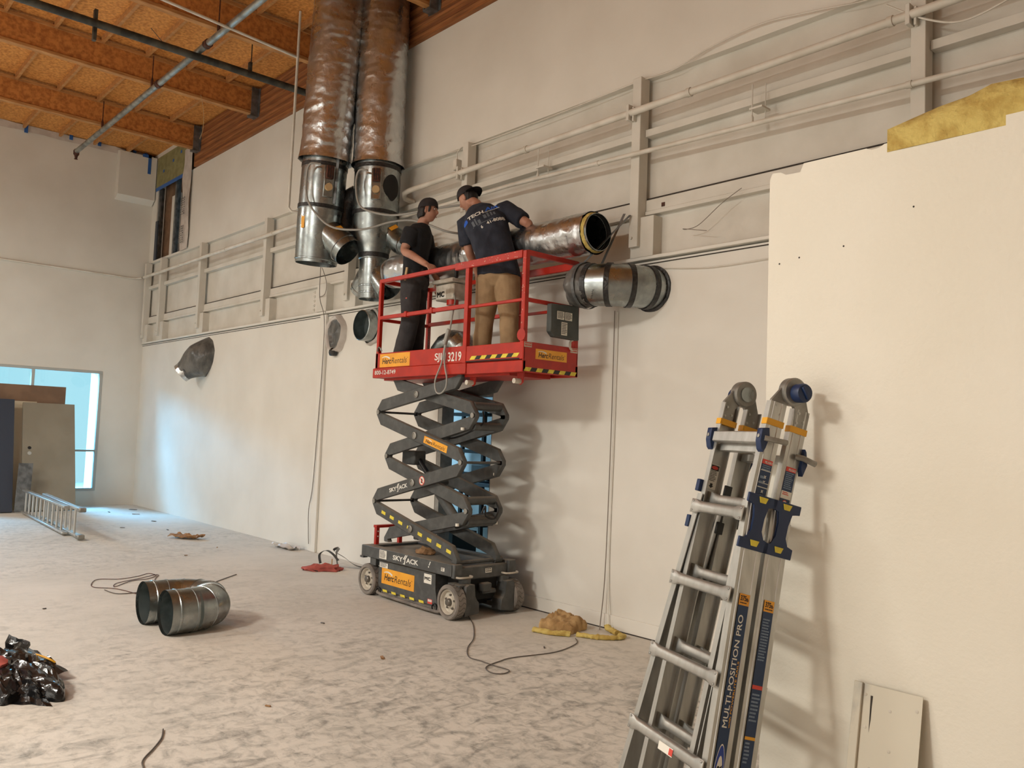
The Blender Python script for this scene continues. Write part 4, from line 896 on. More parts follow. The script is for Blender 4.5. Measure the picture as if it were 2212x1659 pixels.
# ---- wall pipes
def pipe(name, pts, r, mat, label, cat='pipe', group=None, couplings=(), n=14):
    t = thing(name, V(pts[0]), label, cat, group); b = NB(); tube(b, pts, r, n); mk('run', b, mat, t)
    for p_, d_ in couplings:
        b = NB(); lathe(b, V(p_) - V(d_).normalized() * .02, d_, [(r, 0), (r * 1.25, .002), (r * 1.25, .038), (r, .04)], n); mk('coupling', b, mat, t)
    return t
PW = M['pipe_white']
t = pipe('wall_pipe', [(-8.17, 5.6, 4.36), (-8.16, 5.46, 4.37), (-8.1, 5.42, 4.41), (-8.0, 5.42, 4.425), (-2.3, 5.42, 4.475), (3, 5.42, 4.53)], .03, PW, 'upper white painted pipe along the right half of the wall', couplings=[((x, 5.42, 4.425 + (x + 8) * .0088), (1, 0, 0)) for x in (-6.0, -4.05, -2.42)])
for x in (-7.03, -4.64, -2.26):
    z = 4.425 + (x + 8) * .0088; b = NB(); bx(b, x - .055, x - .025, YW - .15, YW - .07, z - .07, z + .07, .003); bx(b, x - .012, x + .006, YW - .12, YW - .07, z - .075, z + .05, .003); mk('pipe_clamp', b, M['paint_old'], t)
t = pipe('wall_pipe', [(-17.1, 5.42, 4.475), (-8.5, 5.42, 4.475)], .029, PW, 'white painted pipe along the left part of the wall', couplings=[((x, 5.42, 4.475), (1, 0, 0)) for x in (-15.2, -13.2, -11.5)])
pipe('wall_pipe', [(-8.3, 5.43, 4.14), (-6.23, 5.43, 4.132), (-1.63, 5.43, 3.99), (2, 5.43, 3.9)], .02, PW, 'lower thin white painted pipe sloping along the wall', couplings=[((-5.05, 5.43, 4.095), (1, 0, 0)), ((-2.3, 5.43, 4.011), (1, 0, 0))])
for x, z in ((-3.47, 4.06), (-5.83, 4.12)):
    b = NB(); cyl(b, (x, 5.43, z - .03), (x, 5.43, z + .30), .005, n=6); cyl(b, (x + .07, 5.5, z + .03), (x + .07, 5.5, z + .31), .004, n=6); lathe(b, (x, 5.43, z - .02), (0, 0, 1), [(.006, 0), (.014, .02), (.014, .06), (.006, .08)], 8); bx(b, x - .02, x + .09, 5.42, YW, z + .1, z + .115)
    tag(mk('pipe_hanger', b, M['paint_old']), 'white threaded hanger rods on the lower wall pipe, %s' % ('nearer the partition' if x > -4 else 'nearer the workers'), 'pipe hanger', 'pipe hangers')
pipe('wall_conduit', [(XL + .02, -6, 4.47), (XL + .02, 5.28, 4.45), (XL + .06, 5.36, 4.46), (XL + .12, 5.4, 4.47)], .016, PW, 'thin white conduit across the end wall', 'conduit', couplings=[((XL + .02, 3.2, 4.453), (0, 1, 0))])
# thin wires on the wall
def wire(name, pts, r, mat, label, cat='wire', group=None, k=8):
    b = NB(); tube(b, spline(pts, k), r, 6); return tag(mk(name, b, mat), label, cat, group)
wire('wall_wire', [(-8.2, 5.515, 4.80), (-7.25, 5.51, 4.745), (-6.36, 5.515, 4.735), (-5.5, 5.515, 4.745), (-4.7, 5.515, 4.765), (-4.3, 5.51, 4.75), (-3.9, 5.515, 4.83), (-3.45, 5.515, 4.86), (-3.0, 5.515, 4.80), (-2.5, 5.515, 4.73), (-1.5, 5.515, 4.75)], .006, PW, 'thin white wire wandering along the upper framing edge')
wire('wall_wire', [(-2.45, 5.42, 4.60), (-2.2, 5.44, 4.42), (-1.98, 5.46, 4.34), (-1.7, 5.44, 4.38), (-1.45, 5.42, 4.47)], .007, PW, 'white wire drooping from the upper pipe near the top right corner')
wire('wall_wire', [(-4.35, 5.53, 3.07), (-3.9, 5.52, 3.02), (-3.37, 5.52, 3.02), (-2.6, 5.52, 3.05)], .004, PW, 'thin wire sagging from the wall elbow towards the partition')
wire('wall_wire', [(-3.6, 5.51, 3.60), (-3.77, 5.5, 3.51), (-3.98, 5.5, 3.375), (-4.10, 5.5, 3.355), (-4.12, 5.49, 3.36), (-3.9, 5.49, 3.31)], .003, M['wire'], 'short bent wire hanging under the ledger at right')
b = NB(); bx(b, -7.21, -7.15, 5.44, 5.52, 4.5, 4.62, .006); bxo = mk('junction_box', b, PW); tag(bxo, 'small painted junction box on the wall above the workers', 'junction box')
wire('wall_wire', [(-7.18, 5.48, 4.62), (-7.19, 5.48, 4.7), (-7.14, 5.5, 4.76), (-7.0, 5.51, 4.77)], .006, PW, 'white wire loop above the junction box')
wire('drop_cord', [(-10.0, 5.42, 3.95), (-10.0, 5.42, 3.4), (-9.93, 5.47, 3.07), (-9.96, 5.49, 2.4), (-10.0, 5.49, 1.6), (-10.05, 5.49, .85), (-10.12, 5.49, .55), (-10.08, 5.48, .25), (-10.06, 5.48, .1)], .005, M['wire_d'], 'thin dark cord hanging down beside the trim post')
wire('drop_cord', [(-9.75, 5.3, 3.72), (-9.8, 5.4, 3.55), (-9.95, 5.47, 3.42), (-10.15, 5.5, 3.40)], .005, M['wire'], 'short cord looping under the left duct riser')
wire('drop_cord', [(-4.85, 5.5, 2.75), (-4.86, 5.51, 1.6), (-4.87, 5.5, .5), (-4.88, 5.47, .06), (-4.85, 5.43, .008)], .0045, M['wire'], 'thin grey cord hanging from the wall elbow to the floor')
wire('drop_cord', [(-4.835, 5.52, 2.74), (-4.84, 5.525, 1.7), (-4.855, 5.525, .55), (-4.82, 5.5, .1), (-4.80, 5.48, .008)], .004, M['white'], 'second pale cord hanging beside the grey one')
# ---- pipes under the roof
t = pipe('sprinkler_pipe', [(3, 3.86, 6.42), (-16.15, 3.86, 6.42), (-16.3, 3.86, 6.42)], .042, M['pipe_grey'], 'grey sprinkler pipe hung under the joists', couplings=[((x, 3.86, 6.42), (1, 0, 0)) for x in (-8.6, -10.35, -12.1)])
b = NB(); lathe(b, (-16.3, 3.86, 6.46), (0, 0, -1), [(.03, 0), (.05, .03), (.05, .09), (.03, .12), (.02, .17), (.035, .18), (.0, .19)], 12); mk('sprinkler_head', b, M['fitting_rust'], t)
for x in (-14.88, -12.5, -10.12):
    b = NB(); cyl(b, (x + .1, 3.86, 6.46), (x + .1, 3.86, 6.92), .008, n=6); lathe(b, (x + .1, 3.86, 6.46), (0, 0, 1), [(.014, 0), (.02, .03), (.02, .1), (.01, .14)], 8); mk('hanger_rod', b, M['fitting_rust'], t)
for x in (-8.6, -10.35, -12.1):
    b = NB(); lathe(b, (x - .05, 3.86, 6.42), (1, 0, 0), [(.042, 0), (.056, .01), (.056, .09), (.042, .1)], 14); mk('grooved_coupling', b, M['fitting_rust'], t)
t = pipe('iron_pipe', [(-10.62, -6, 6.325), (-10.6, 5.5, 6.325)], .048, M['pipe_dark'], 'black iron pipe running under the joists to the beam')
for y in (2.62, 4.55):
    b = NB(); bx(b, -10.66, -10.6, y - .02, y + .02, 6.30, 6.5, .004); bx(b, -10.66, -10.6, y - .02, y + .02, 6.12, 6.32, .004) if y < 3 else cyl(b, (-10.6, y, 6.4), (-10.6, y, 6.92), .008, n=6); mk('pipe_hanger', b, M['pipe_dark'], t)
t = pipe('roof_conduit', [(-9.75, 4.80, 6.98), (-9.78, 4.80, 4.42), (-9.76, 4.83, 4.37), (-9.7, 5.05, 4.36)], .017, PW, 'white conduit dropping from the roof deck beside the ducts', 'conduit')
pipe('roof_conduit', [(-9.77, 4.80, 6.38), (-9.55, 3.0, 6.38), (-9.2, -1, 6.38)], .017, PW, 'white conduit running overhead to the dropping one', 'conduit')
wire('roof_wire', [(-11.6, 3.55, 6.95), (-11.5, 3.8, 6.7), (-11.3, 4.0, 6.66), (-11.0, 4.1, 6.5)], .005, M['wire_d'], 'dark wire dangling from the roof deck over the iron pipe')
wire('roof_wire', [(-12.35, 4.55, 6.55), (-12.33, 4.6, 6.3), (-12.36, 4.62, 6.05), (-12.42, 4.6, 5.9)], .004, M['wood'], 'pale wire hanging from the joist near the beam')
# ================================================================ MULTI-POSITION LADDER
LA, LT = -.368, .237
Le = V((cos(LA), sin(LA), 0)); Ln = V((sin(LA), -cos(LA), 0))
Ls = Ln * sin(LT) - V((0, 0, 1)) * cos(LT); Lf = Ln * cos(LT) + V((0, 0, 1)) * sin(LT)
LO = V((-1.945, 2.873, 1.357))
def LP(u, d, w): return LO + Le * u + Ls * d - Lf * w
ML = thing('multi_position_ladder', (-1.98, 2.6, 0), 'folded aluminium multi-position ladder leaning on the partition wall', 'ladder')
AL = M['alu']
def lbox(b, u0, u1, d0, d1, w0, w1, bev=.002): obx(b, LP((u0 + u1) / 2, (d0 + d1) / 2, (w0 + w1) / 2), Le, Ls, Lf, abs(u1 - u0), abs(d1 - d0), abs(w1 - w0), bev)
def lrail(name, sg, w0, wd, u0, slope, d0, d1, t=.004, fl=.028):
    """C-channel rail, web outside, flanges towards the middle, with two ribs on the web"""
    prof = [(0, 0), (0, .014), (.0025, .016), (.0025, .022), (0, .024), (0, wd - .024), (.0025, wd - .022), (.0025, wd - .016), (0, wd - .014), (0, wd), (-fl, wd), (-fl, wd - t), (-t, wd - t), (-t, t), (-fl, t), (-fl, 0)]
    b = NB(); R2 = []
    for d in (d0, d1): R2.append([b.verts.new(LP(sg * (u0 + slope * d + p), d, w0 + q)) for p, q in prof])
    bridge(b, R2[0], R2[1]); b.faces.new(R2[0]); b.faces.new(R2[1][::-1])
    return mk(name, b, AL, ML, smooth=False)
SL = .1
rails = {}
for sg in (-1, 1):
    for k, w0 in ((0, 0.0), (1, .115)):
        rails['i', sg, k] = lrail('inner_rail', sg, w0 + .004, .076, .164, 0, -.455, 1.2)
        rails['o', sg, k] = lrail('outer_rail', sg, w0 - .006, .096, .176, SL, -.055, 1.385 - .245 * (w0 + .09), fl=.034)
        b = NB(); dd = 1.385 - .245 * (w0 + .09); lbox(b, sg * (.176 + SL * dd) - .018, sg * (.176 + SL * dd) + .018, dd - .05, dd, w0 - .008, w0 + .092); mk('rubber_foot', b, M['black'], ML)
def lrung(name, k, hw, w, d, hgt=.044, dep=.034, mat=None):
    b = NB(); secs = [(-hw, .058, .004, w - dep / 2 + .002), (-hw + .03, .056, .006, w - dep / 2 + .003), (-hw + .06, hgt, dep, w), (hw - .06, hgt, dep, w), (hw - .03, .056, .006, w - dep / 2 + .003), (hw, .058, .004, w - dep / 2 + .002)]
    prev = None
    for u, h_, t_, w_ in secs:
        c = t_ * .25; cur = [b.verts.new(LP(u, d + y, w_ + x)) for x, y in ((-t_ / 2, -h_ / 2 + c), (-t_ / 2, h_ / 2 - c), (-t_ / 2 + c, h_ / 2), (t_ / 2 - c, h_ / 2), (t_ / 2, h_ / 2 - c), (t_ / 2, -h_ / 2 + c), (t_ / 2 - c, -h_ / 2), (-t_ / 2 + c, -h_ / 2))]
        if prev: bridge(b, prev, cur)
        else: b.faces.new(cur[::-1])
        prev = cur
    b.faces.new(prev); r = mk(name, b, AL, ML, ang=50)
    if name == 'front_rung':
        for u in (-hw + .012, hw - .012):
            for y in (-.02, .02):
                b = NB(); p = LP(u, d + y, w - dep / 2); lathe(b, p, Lf, [(.005, -.001), (.005, .002), (.0, .004)], 8); mk('rivet', b, M['alu_dull'], r)
    return r
for k in range(5):
    lrung('front_rung', k, .1745 + .0305 * k, -.006, .305 * k)
    if k < 4: lrung('back_rung', k, .1745 + .0305 * k, .222, .305 * k + .02)
    lrung('inner_rung', k, .158, .05, .305 * k - .045, .04, .03)
    lrung('inner_rung', k, .158, .165, .305 * k - .03, .04, .03)
b = NB(); lbox(b, -.15, .15, -.325, -.28, -.012, .02, .004); tr = mk('top_rung', b, AL, ML)
b = NB(); lbox(b, -.15, .15, -.285, -.25, .03, .06, .003); mk('inner_rung', b, AL, ML)
b = NB(); lbox(b, -.15, .15, -.27, -.235, .15, .18, .003); mk('inner_rung', b, AL, ML)
for sg in (-1, 1):
    b = NB(); prism(b, [(-.335, -.022), (-.345, .01), (-.31, .02), (-.265, .012), (-.245, .004), (-.255, -.008), (-.285, -.02)], LP(sg * .168 - .016, 0, 0), Ls, -Lf, Le * .032, .002); mk('rung_cap', b, M['blue'], ML)
    b = NB(); p = LP(sg * .168, -.305, -.02); lathe(b, p, Lf, [(.008, 0), (.008, .004), (.0, .006)], 10); mk('cap_screw', b, M['alu_dull'], ML)
    b = NB(); tube(b, [LP(sg * .185, -.30, -.005), LP(sg * .2, -.30, .02), LP(sg * .205, -.305, .085)], .011, 10); mk('lock_handle', b, M['alu_dull'], ML)
    b = NB(); tube(b, [LP(sg * .172, -.27, .165), LP(sg * .19, -.27, .185), LP(sg * .195, -.262, .245)], .012, 10); mk('lock_handle', b, M['alu_dull'], ML)
    b = NB(); prism(b, [(-.31, .195), (-.235, .195), (-.2, .21), (-.25, .222), (-.3, .205)], LP(sg * .168 - .014, 0, 0), Ls, -Lf, Le * .028, .002); mk('rung_cap', b, M['blue'], ML)
    for w0 in (0, .115):
        b = NB(); lbox(b, sg * .136, sg * .1685, -.385, -.36, w0 + .0005, w0 + .0835, .001); mk('nylon_band', b, M['yellow_strap'], ML)
    # hinge: two plates meeting in a disc
    HC = (-.515, .098)
    for w0, w1, side in ((.006, .078, -1), (.121, .193, 1)):
        b = NB(); poly = [(-.36, w0), (-.455, w0 if side < 0 else w0 + .002), (-.53, HC[1] - .048 if side < 0 else HC[1] + .02), (-.565, HC[1] - .01), (-.53, HC[1] + .05 if side > 0 else HC[1] + .02), (-.45, w1 if side > 0 else w1 - .0), (-.36, w1)]
        if side < 0: poly = [(-.36, w0), (-.46, w0), (-.55, HC[1] - .035), (-.555, HC[1] + .02), (-.49, HC[1] + .02), (-.44, w1 - .012), (-.36, w1 - .008)]
        else: poly = [(-.36, w1), (-.44, w1), (-.53, HC[1] + .05), (-.555, HC[1] + .0), (-.49, HC[1] - .02), (-.455, w0 - .002), (-.43, w0 + .006), (-.36, w0 + .008)]
        b = NB(); prism(b, poly, LP(sg * .150, 0, 0), Ls, -Lf, Le * (sg * .016 if side > 0 else sg * .012), .001); hp = mk('hinge_plate', b, M['alu_dull'], ML)
        for d_, w_ in ((-.44, .3), (-.40, .25), (-.41, .7)):
            b = NB(); lathe(b, LP(sg * (.166 if side > 0 else .162), d_, w0 + (w1 - w0) * w_), Le * sg, [(.006, -.002), (.006, .002), (.0, .004)], 8); mk('rivet', b, M['alu'], hp)
            b = NB(); lathe(b, LP(sg * .150, d_, w0 + (w1 - w0) * w_), Le * -sg, [(.006, -.002), (.006, .002), (.0, .004)], 8); mk('rivet', b, M['alu'], hp)
    b = NB(); lathe(b, LP(sg * .138, *HC), Le * sg, [(.0, -.003), (.05, -.003), (.056, .004), (.056, .036), (.05, .042), (.0, .042)], 32); hj = mk('hinge_disc', b, M['alu_dull'], ML)
    b = NB(); lathe(b, LP(sg * .18, HC[0] + .005, HC[1] + .004), Le * sg, [(.03, 0), (.037, .006), (.038, .04), (.034, .048), (.0, .05)], 24); kn = mk('hinge_knob', b, M['blue'], ML)
    b = NB(); obx(b, LP(sg * .232, HC[0] + .005, HC[1] + .004), Le, (Ls - Lf).normalized(), (Ls + Lf).normalized(), .012, .055, .014, .003); mk('knob_grip', b, M['blue'], kn)
    b = NB(); lathe(b, LP(sg * .134, *HC), Le * -sg, [(.03, -.002), (.032, .006), (.0, .007)], 24); mk('hinge_cover', b, M['galv'], hj)
# navy locking bracket around the right rails, small blocks on the left
YL = M['yellow']
def uo(d): return .181 + SL * d
for w0 in (0.0, .115):
    b = NB(); prism(b, [(-.085, w0 - .022), (-.05, w0 - .022), (-.045, w0 + .012), (.0, w0 + .022), (.05, w0 + .022), (.085, w0 + .004), (.085, w0 - .024), (.125, w0 - .024), (.125, w0 + .112), (.085, w0 + .112), (.08, w0 + .082), (.05, w0 + .066), (.0, w0 + .066), (-.045, w0 + .075), (-.05, w0 + .112), (-.085, w0 + .112)], LP(uo(0), 0, 0), Ls, -Lf, Le * .012, .002); bk = mk('locking_bracket', b, M['blue'], ML)
    for d0 in (-.078, .088):
        b = NB(); prism(b, [(d0, w0 + .024), (d0, w0 + .066), (d0 + .022, w0 + .058), (d0 + .022, w0 + .032)], LP(uo(0) + .0115, 0, 0), Ls, -Lf, Le * .004, .001); mk('release_tab', b, YL, bk)
for d0 in (-.085, .07):
    b = NB(); lbox(b, -.20 - SL * d0, -.176 - SL * d0, d0 - .03, d0 + .02, -.012, .02); mk('guide_block', b, M['blue'], ML)
    b = NB(); lbox(b, -.13 - .0 * d0, -.118, d0 - .03, d0 + .02, .085, .12); mk('guide_block', b, M['black'], ML)
# decals on the outer faces of the right rails
LU, LV = -Lf, -Ls          # label axes: across (towards the back), up the rail
def ldecal(rail, w0, w1, d0, d1, mat, lift=.0012, out=None, name='safety_label'):
    u = .1668 if out is None else None; b = NB()
    pts = [(d1, w0), (d1, w1), (d0, w1), (d0, w0)]
    vs = [b.verts.new(LP((.1668 if out is None else .1788 + SL * d) + lift, d, w)) for d, w in pts]; b.faces.new(vs)
    return mk(name, b, mat, rail, smooth=False)
def lprint(rail, w0, w1, dtop, n, pitch, mat, out=None, seed=1, lift=.002):
    b = NB(); O = LP((.1668 if out is None else .1788 + SL * dtop), dtop, 0); lines(b, O, LU, LV - (Le * SL if out else Le * 0), w0, w1, 0, n, pitch, pitch * .5, seed, lift); return mk('fine_print', b, mat, rail, smooth=False)
for k, w0 in ((0, 0.0), (1, .115)):
    ri = rails['i', 1, k]; a0, a1 = w0 + .022, w0 + .070
    ldecal(ri, a0, a1, -.225, -.207, M['redlab']); ldecal(ri, a0, a1, -.207, -.06 if k == 0 else -.13, M['navy'])
    b = NB(); add_text(b, 'PELIGRO', LP(.1668, -.2105, a0 + .012), LU, LV, .034, .009, bold=.02, lift=.002); mk('lettering', b, M['white_ink'], ri, smooth=False)
    lprint(ri, a0 + .004, a1 - .003, -.203, 3 if k == 0 else 9, .0075, M['navy_ink'], seed=3 + k)
    if k == 0:
        for d_ in (-.184, -.135, -.118): ldecal(ri, a0, a1, d_, d_ + .0035, AL, .002, name='label_rule')
        for d_ in (-.165, -.145, -.108, -.09):
            b = NB(); add_text(b, 'x', LP(.1668, d_ + .012, a0 + .02), LU, LV, .012, .010, bold=.04, lift=.002); mk('pictogram', b, M['white_ink'], ri, smooth=False)
        lprint(ri, a0 + .004, a0 + .03, -.16, 2, .02, M['navy_ink'], seed=9); lprint(ri, a0 + .004, a1 - .004, -.082, 3, .008, M['navy_ink'], seed=12)
    else:
        ldecal(ri, a0, a1, -.13, -.10, M['white']); ldecal(ri, a0, a1, -.10, -.055, M['navy'])
        b = NB(); cyl(b, LP(.1678, -.085, a0 + .024), LP(.169, -.085, a0 + .024), .010, n=20); mk('round_sign', b, M['redlab'], ri)
        b = NB(); cyl(b, LP(.169, -.085, a0 + .024), LP(.1695, -.085, a0 + .024), .007, n=20); mk('sign_face', b, M['white'], ri)
        lprint(ri, a0 + .006, a1 - .006, -.126, 2, .007, M['redlab'], seed=20); lprint(ri, a0 + .01, a1 - .01, -.07, 2, .007, M['navy_ink'], seed=22)
    ro = rails['o', 1, k]; a0, a1 = w0 + .020, w0 + .066; g0 = .29 if k == 0 else .292
    ldecal(ro, a0, a1, g0, g0 + .042, M['orange'], out=1); ldecal(ro, a0, a1, g0 + .042, 1.30, M['navy'], out=1)
    vv = LV - Le * SL
    def O_(d, w): return LP(.1788 + SL * d, d, w)
    b = NB(); add_text(b, '375', O_(g0 + .026, a0 + .005), LU, vv, .026, .020, bold=.03, lift=.002); add_text(b, 'lb', O_(g0 + .026, a0 + .032), LU, vv, .010, .013, bold=.03, lift=.002); mk('lettering', b, M['black_ink'], ro, smooth=False)
    lprint(ro, a0 + .005, a1 - .005, g0 + .031, 1, .008, M['black_ink'], out=1, seed=30 + k)
    if k == 0:
        b = NB(); add_text(b, 'MULTI-POSITION PRO', O_(.765, a0 + .030), vv, -LU, .40, .022, bold=.02, lift=.002); mk('lettering', b, M['white_ink'], ro, smooth=False)
        b = NB(); add_text(b, 'with POWERLITE RAILS', O_(.765, a0 + .042), vv, -LU, .235, .008, bold=.01, lift=.002); mk('lettering', b, M['yellow_strap'], ro, smooth=False)
        oc = (.985, a0 + .0235)
        for rr, ll, mm, nm, lf in ((.0245, .165, 'white', 'brand_oval_edge', .0016), (.0225, .16, 'navy2', 'brand_oval', .002), (.017, .125, 'white', 'brand_oval_field', .0025)):
            b = NB(); b.faces.new([b.verts.new(O_(oc[0] + ll * sin(a) , oc[1] + rr * cos(a)) + Le * lf) for a in [2 * PI * i / 40 for i in range(40)]]); mk(nm, b, M[mm], ro, smooth=False)
        b = NB(); add_text(b, 'WERNER', O_(1.08, a0 + .034), vv, -LU, .19, .021, bold=.025, shear=.15, lift=.003); mk('lettering', b, M['black_ink'], ro, smooth=False)
        lprint(ro, a0 + .004, a1 - .004, 1.165, 14, .009, M['navy_ink'], out=1, seed=33)
    else:
        lprint(ro, a0 + .005, a1 - .004, .36, 15, .0105, M['navy_ink'], out=1, seed=34)
        ldecal(ro, a0, a1, .60, .614, M['redlab'], .002, out=1); lprint(ro, a0 + .005, a1 - .004, .63, 8, .013, M['navy_ink'], out=1, seed=36)
        ldecal(ro, a0, a1, .78, .791, M['yellow_strap'], .002, out=1); lprint(ro, a0 + .005, a0 + .03, .80, 6, .013, M['navy_ink'], out=1, seed=37)
        ldecal(ro, a0, a1, .90, .911, M['yellow_strap'], .002, out=1); lprint(ro, a0 + .005, a1 - .004, .925, 30, .011, M['navy_ink'], out=1, seed=38)
# danger label on the inside of the left front rail
ri = rails['i', -1, 0]; fu, fv = -Lf, -Ls; dl = LP(-.1595, -.085, .016)
b = NB(); plate(b, dl, fu, fv, 0, .048, 0, .105, .0008); dn = mk('danger_label', b, M['white'], ri, smooth=False)
for nm, mm, x0, x1, y0, y1 in (('label_header', 'black_ink', .003, .045, .08, .102),):
    b = NB(); plate(b, dl + Le * .001, fu, fv, x0, x1, y0, y1, .0006); mk(nm, b, M[mm], ri, smooth=False)
b = NB(); b.faces.new([b.verts.new(dl + Le * .0022 + fu * (.024 + .016 * cos(a)) + fv * (.091 + .0075 * sin(a))) for a in [2 * PI * i / 24 for i in range(24)]]); mk('label_oval', b, M['redlab'], ri, smooth=False)
b = NB(); lines(b, dl, fu, fv, .008, .042, .077, 7, .0065, .003, 50, .0016); prism(b, [(.024, .004), (.012, .014), (.018, .014), (.018, .024), (.030, .024), (.030, .014), (.036, .014)], dl + Le * .001, fu, fv, Le * .0006); mk('fine_print', b, M['black_ink'], ri, smooth=False)
b = NB(); plate(b, LP(-.02, .945, -.0242), Le, -Ls, 0, .10, 0, .03, .0008); rl = mk('rung_label', b, M['white'], ML, smooth=False)
b = NB(); plate(b, LP(.055, .942, -.0245), Le, -Ls, 0, .025, 0, .024, .0012); mk('rung_label_mark', b, M['redlab'], rl, smooth=False)

# ================================================================ LADDER LYING ON ITS EDGE
EL = thing('extension_ladder', (-14.2, 3.34, 0), 'aluminium extension ladder lying on its edge by the far window', 'ladder')
def eladder(x0, x1, y, z0, z1, sl, tagn):
    for z in (z0, z1):
        b = NB(); bar(b, (x0, y, z), (x1, y + sl, z), (0, 0, 1), .03, .075, .004); mk('side_rail', b, AL, EL)
    n = int((x1 - x0) / .305)
    b = NB(); x = x0 + .16; cyl(b, (x, y, z0), (x, y, z1), .017, n=10); r0 = mk('rung', b, AL, EL)
    for k in range(1, n): dup(r0, (k * .305, sl * k * .305 / (x1 - x0), 0), EL)
eladder(-16.05, -12.85, 3.38, .04, .40, -.14, 'base'); eladder(-15.0, -12.36, 3.45, .05, .41, -.16, 'fly')
for p in ((-12.36, 3.29, .05), (-12.36, 3.29, .41)):
    b = NB(); bx(b, p[0] - .02, p[0] + .12, p[1] - .045, p[1] + .045, p[2] - .03, p[2] + .03, .01); mk('ladder_shoe', b, M['alu_dull'], EL)

# ================================================================ DOORS AND BOARDS AGAINST THE END WALL
def slab(name, xb, xt, yb0, yb1, zt, th, mat, label, cat):
    t = thing(name, (xb, (yb0 + yb1) / 2, 0), label, cat); b = NB(); up = V((xt - xb, .05, zt)); nrm = V((zt, 0, xb - xt)).normalized()
    O = V((xb, yb0, 0)); prism(b, [(0, 0), (yb1 - yb0, 0), (yb1 - yb0, 1), (0, 1)], O - nrm * th + V((0, 0, .02)), (0, 1, 0), up, nrm * th, .003); mk('leaf', b, mat, t); return t, O, up, nrm
t, O, up, nrm = slab('door_leaf', -16.35, -17.08, 3.42, 4.27, 1.88, .045, M['door_grey'], 'plain grey beige door leaf leaning at the window', 'door')
b = NB(); c = O + V((0, .11, 0)) + up * .58; lathe(b, c, nrm, [(.03, 0), (.03, .008), (.0, .01)], 16); mk('lock_rose', b, M['dark_void'], t)
b = NB(); cyl(b, c - up * .05, c - up * .05 + nrm * .012, .032, n=18); mk('knob_plate', b, M['sash'], t)
t, O, up, nrm = slab('panel_door', -16.50, -17.16, 3.20, 3.66, 1.90, .04, M['door_white'], 'cream panelled door mostly hidden behind the plain one', 'door')
for z0, z1 in ((.10, .42), (.48, .74), (.80, .93)):
    b = NB(); s = V((0, 1, 0)); w = .32
    for (ya, za), (yb_, zb) in (((.14, z0), (.14, z1)), ((.14, z1), (w, z1)), ((.14, z0), (w, z0))):
        bar(b, O + s * ya + up * za + nrm * .002, O + s * yb_ + up * zb + nrm * .002, nrm, .012, .02)
    mk('raised_panel', b, M['door_white'], t)
slab('hardboard_sheet', -17.02, -17.26, 2.4, 4.15, 2.2, .02, M['brown_board'], 'brown hardboard sheet leaning across the window', 'board')
slab('slate_panel', -16.25, -16.95, 2.7, 3.26, 1.92, .05, M['slate'], 'dark slate blue panel at the left edge', 'panel')
slab('metal_sheet', -16.22, -16.36, 3.28, 3.5, .82, .015, M['steel'], 'low grey metal sheet beside the doors', 'sheet')

# ================================================================ ON THE FLOOR
# U-shaped duct bend
ub = thing('duct_u_bend', (-6.8, 2.6, 0), 'shiny galvanised U-shaped duct bend lying on the floor', 'duct fitting')
R0 = .168; cz = R0 + .003; xa, xb_ = -7.03, -6.585; y0 = 2.40; xc = (xa + xb_) / 2; ra = (xb_ - xa) / 2
path = [V((xa, y0, cz)), V((xa, y0 + .16, cz))] + [V((xc - ra * cos(a), y0 + .16 + ra * 1.15 * sin(a), cz)) for a in [PI * i / 6 for i in range(1, 6)]] + [V((xb_, y0 + .18, cz)), V((xb_, y0 + .02, cz))]
m_ = len(path)
def bis(i): return (path[min(i + 1, m_ - 1)] - path[max(i - 1, 0)]).normalized()
for i in range(m_ - 1):
    b = NB(); up = V((0, 0, 1)); rings = []
    for j in (i, i + 1):
        d = bis(j); rings.append(ring(b, path[j], d.cross(up).normalized(), up, R0, n=44))
    bridge(b, rings[0], rings[1]); mk('gore', b, M['galv'], ub)
    if i: b = NB(); lathe(b, path[i], bis(i), [(R0 - .002, -.006), (R0 + .004, -.003), (R0 + .004, .003), (R0 - .002, .006)], 44); mk('gore_seam', b, M['galv'], ub)
for c, d in ((path[0], V((0, 1, 0))), (path[-1], V((0, 1, 0)))):
    b = NB(); lathe(b, c, d, [(R0 + .001, -.02), (R0 + .001, .04), (R0 + .005, .045), (R0 + .005, .055), (R0, .06), (R0 - .004, .06), (R0 - .003, -.02)], 44); mk('crimped_collar', b, M['galv'], ub)
    b = NB(); lathe(b, c, d, [(R0 - .005, 0), (R0 - .006, .22), (.0, .26)], 40); mk('duct_inside', b, M['galv_in'], ub)
# crumpled black bag with a red glove in it
bg = thing('bin_bag', (-5.85, 1.3, 0), 'crumpled shiny black bin bag at the left edge', 'bag')
b = NB(); bmesh.ops.create_icosphere(b, subdivisions=5, radius=1)
for v in b.verts:
    p = v.co.copy(); a = math.atan2(p.y, p.x)
    rad = 1 + .35 * noise.noise(V((cos(a) * 1.6, sin(a) * 1.6, 2))) + .12 * noise.noise(V((cos(a) * 5, sin(a) * 5, 7)))
    z = max(0, p.z); q = V((p.x * .58 * rad, p.y * .24 * rad, 0))
    hgt = z * (.20 + .10 * noise.noise(V((p.x * 2, p.y * 2, 1)))) + .07 * abs(noise.noise(V((p.x * 4, p.y * 4, 4)))) * (z > .1) + .035 * abs(noise.noise(V((p.x * 9, p.y * 9, 9)))) * (z > .1)
    v.co = V((-5.93, 1.235, .004)) + V((q.x * .93 - q.y * .35, q.y + q.x * .12, hgt * .72))
mk('bag_film', b, M['bag'], bg, ang=25)
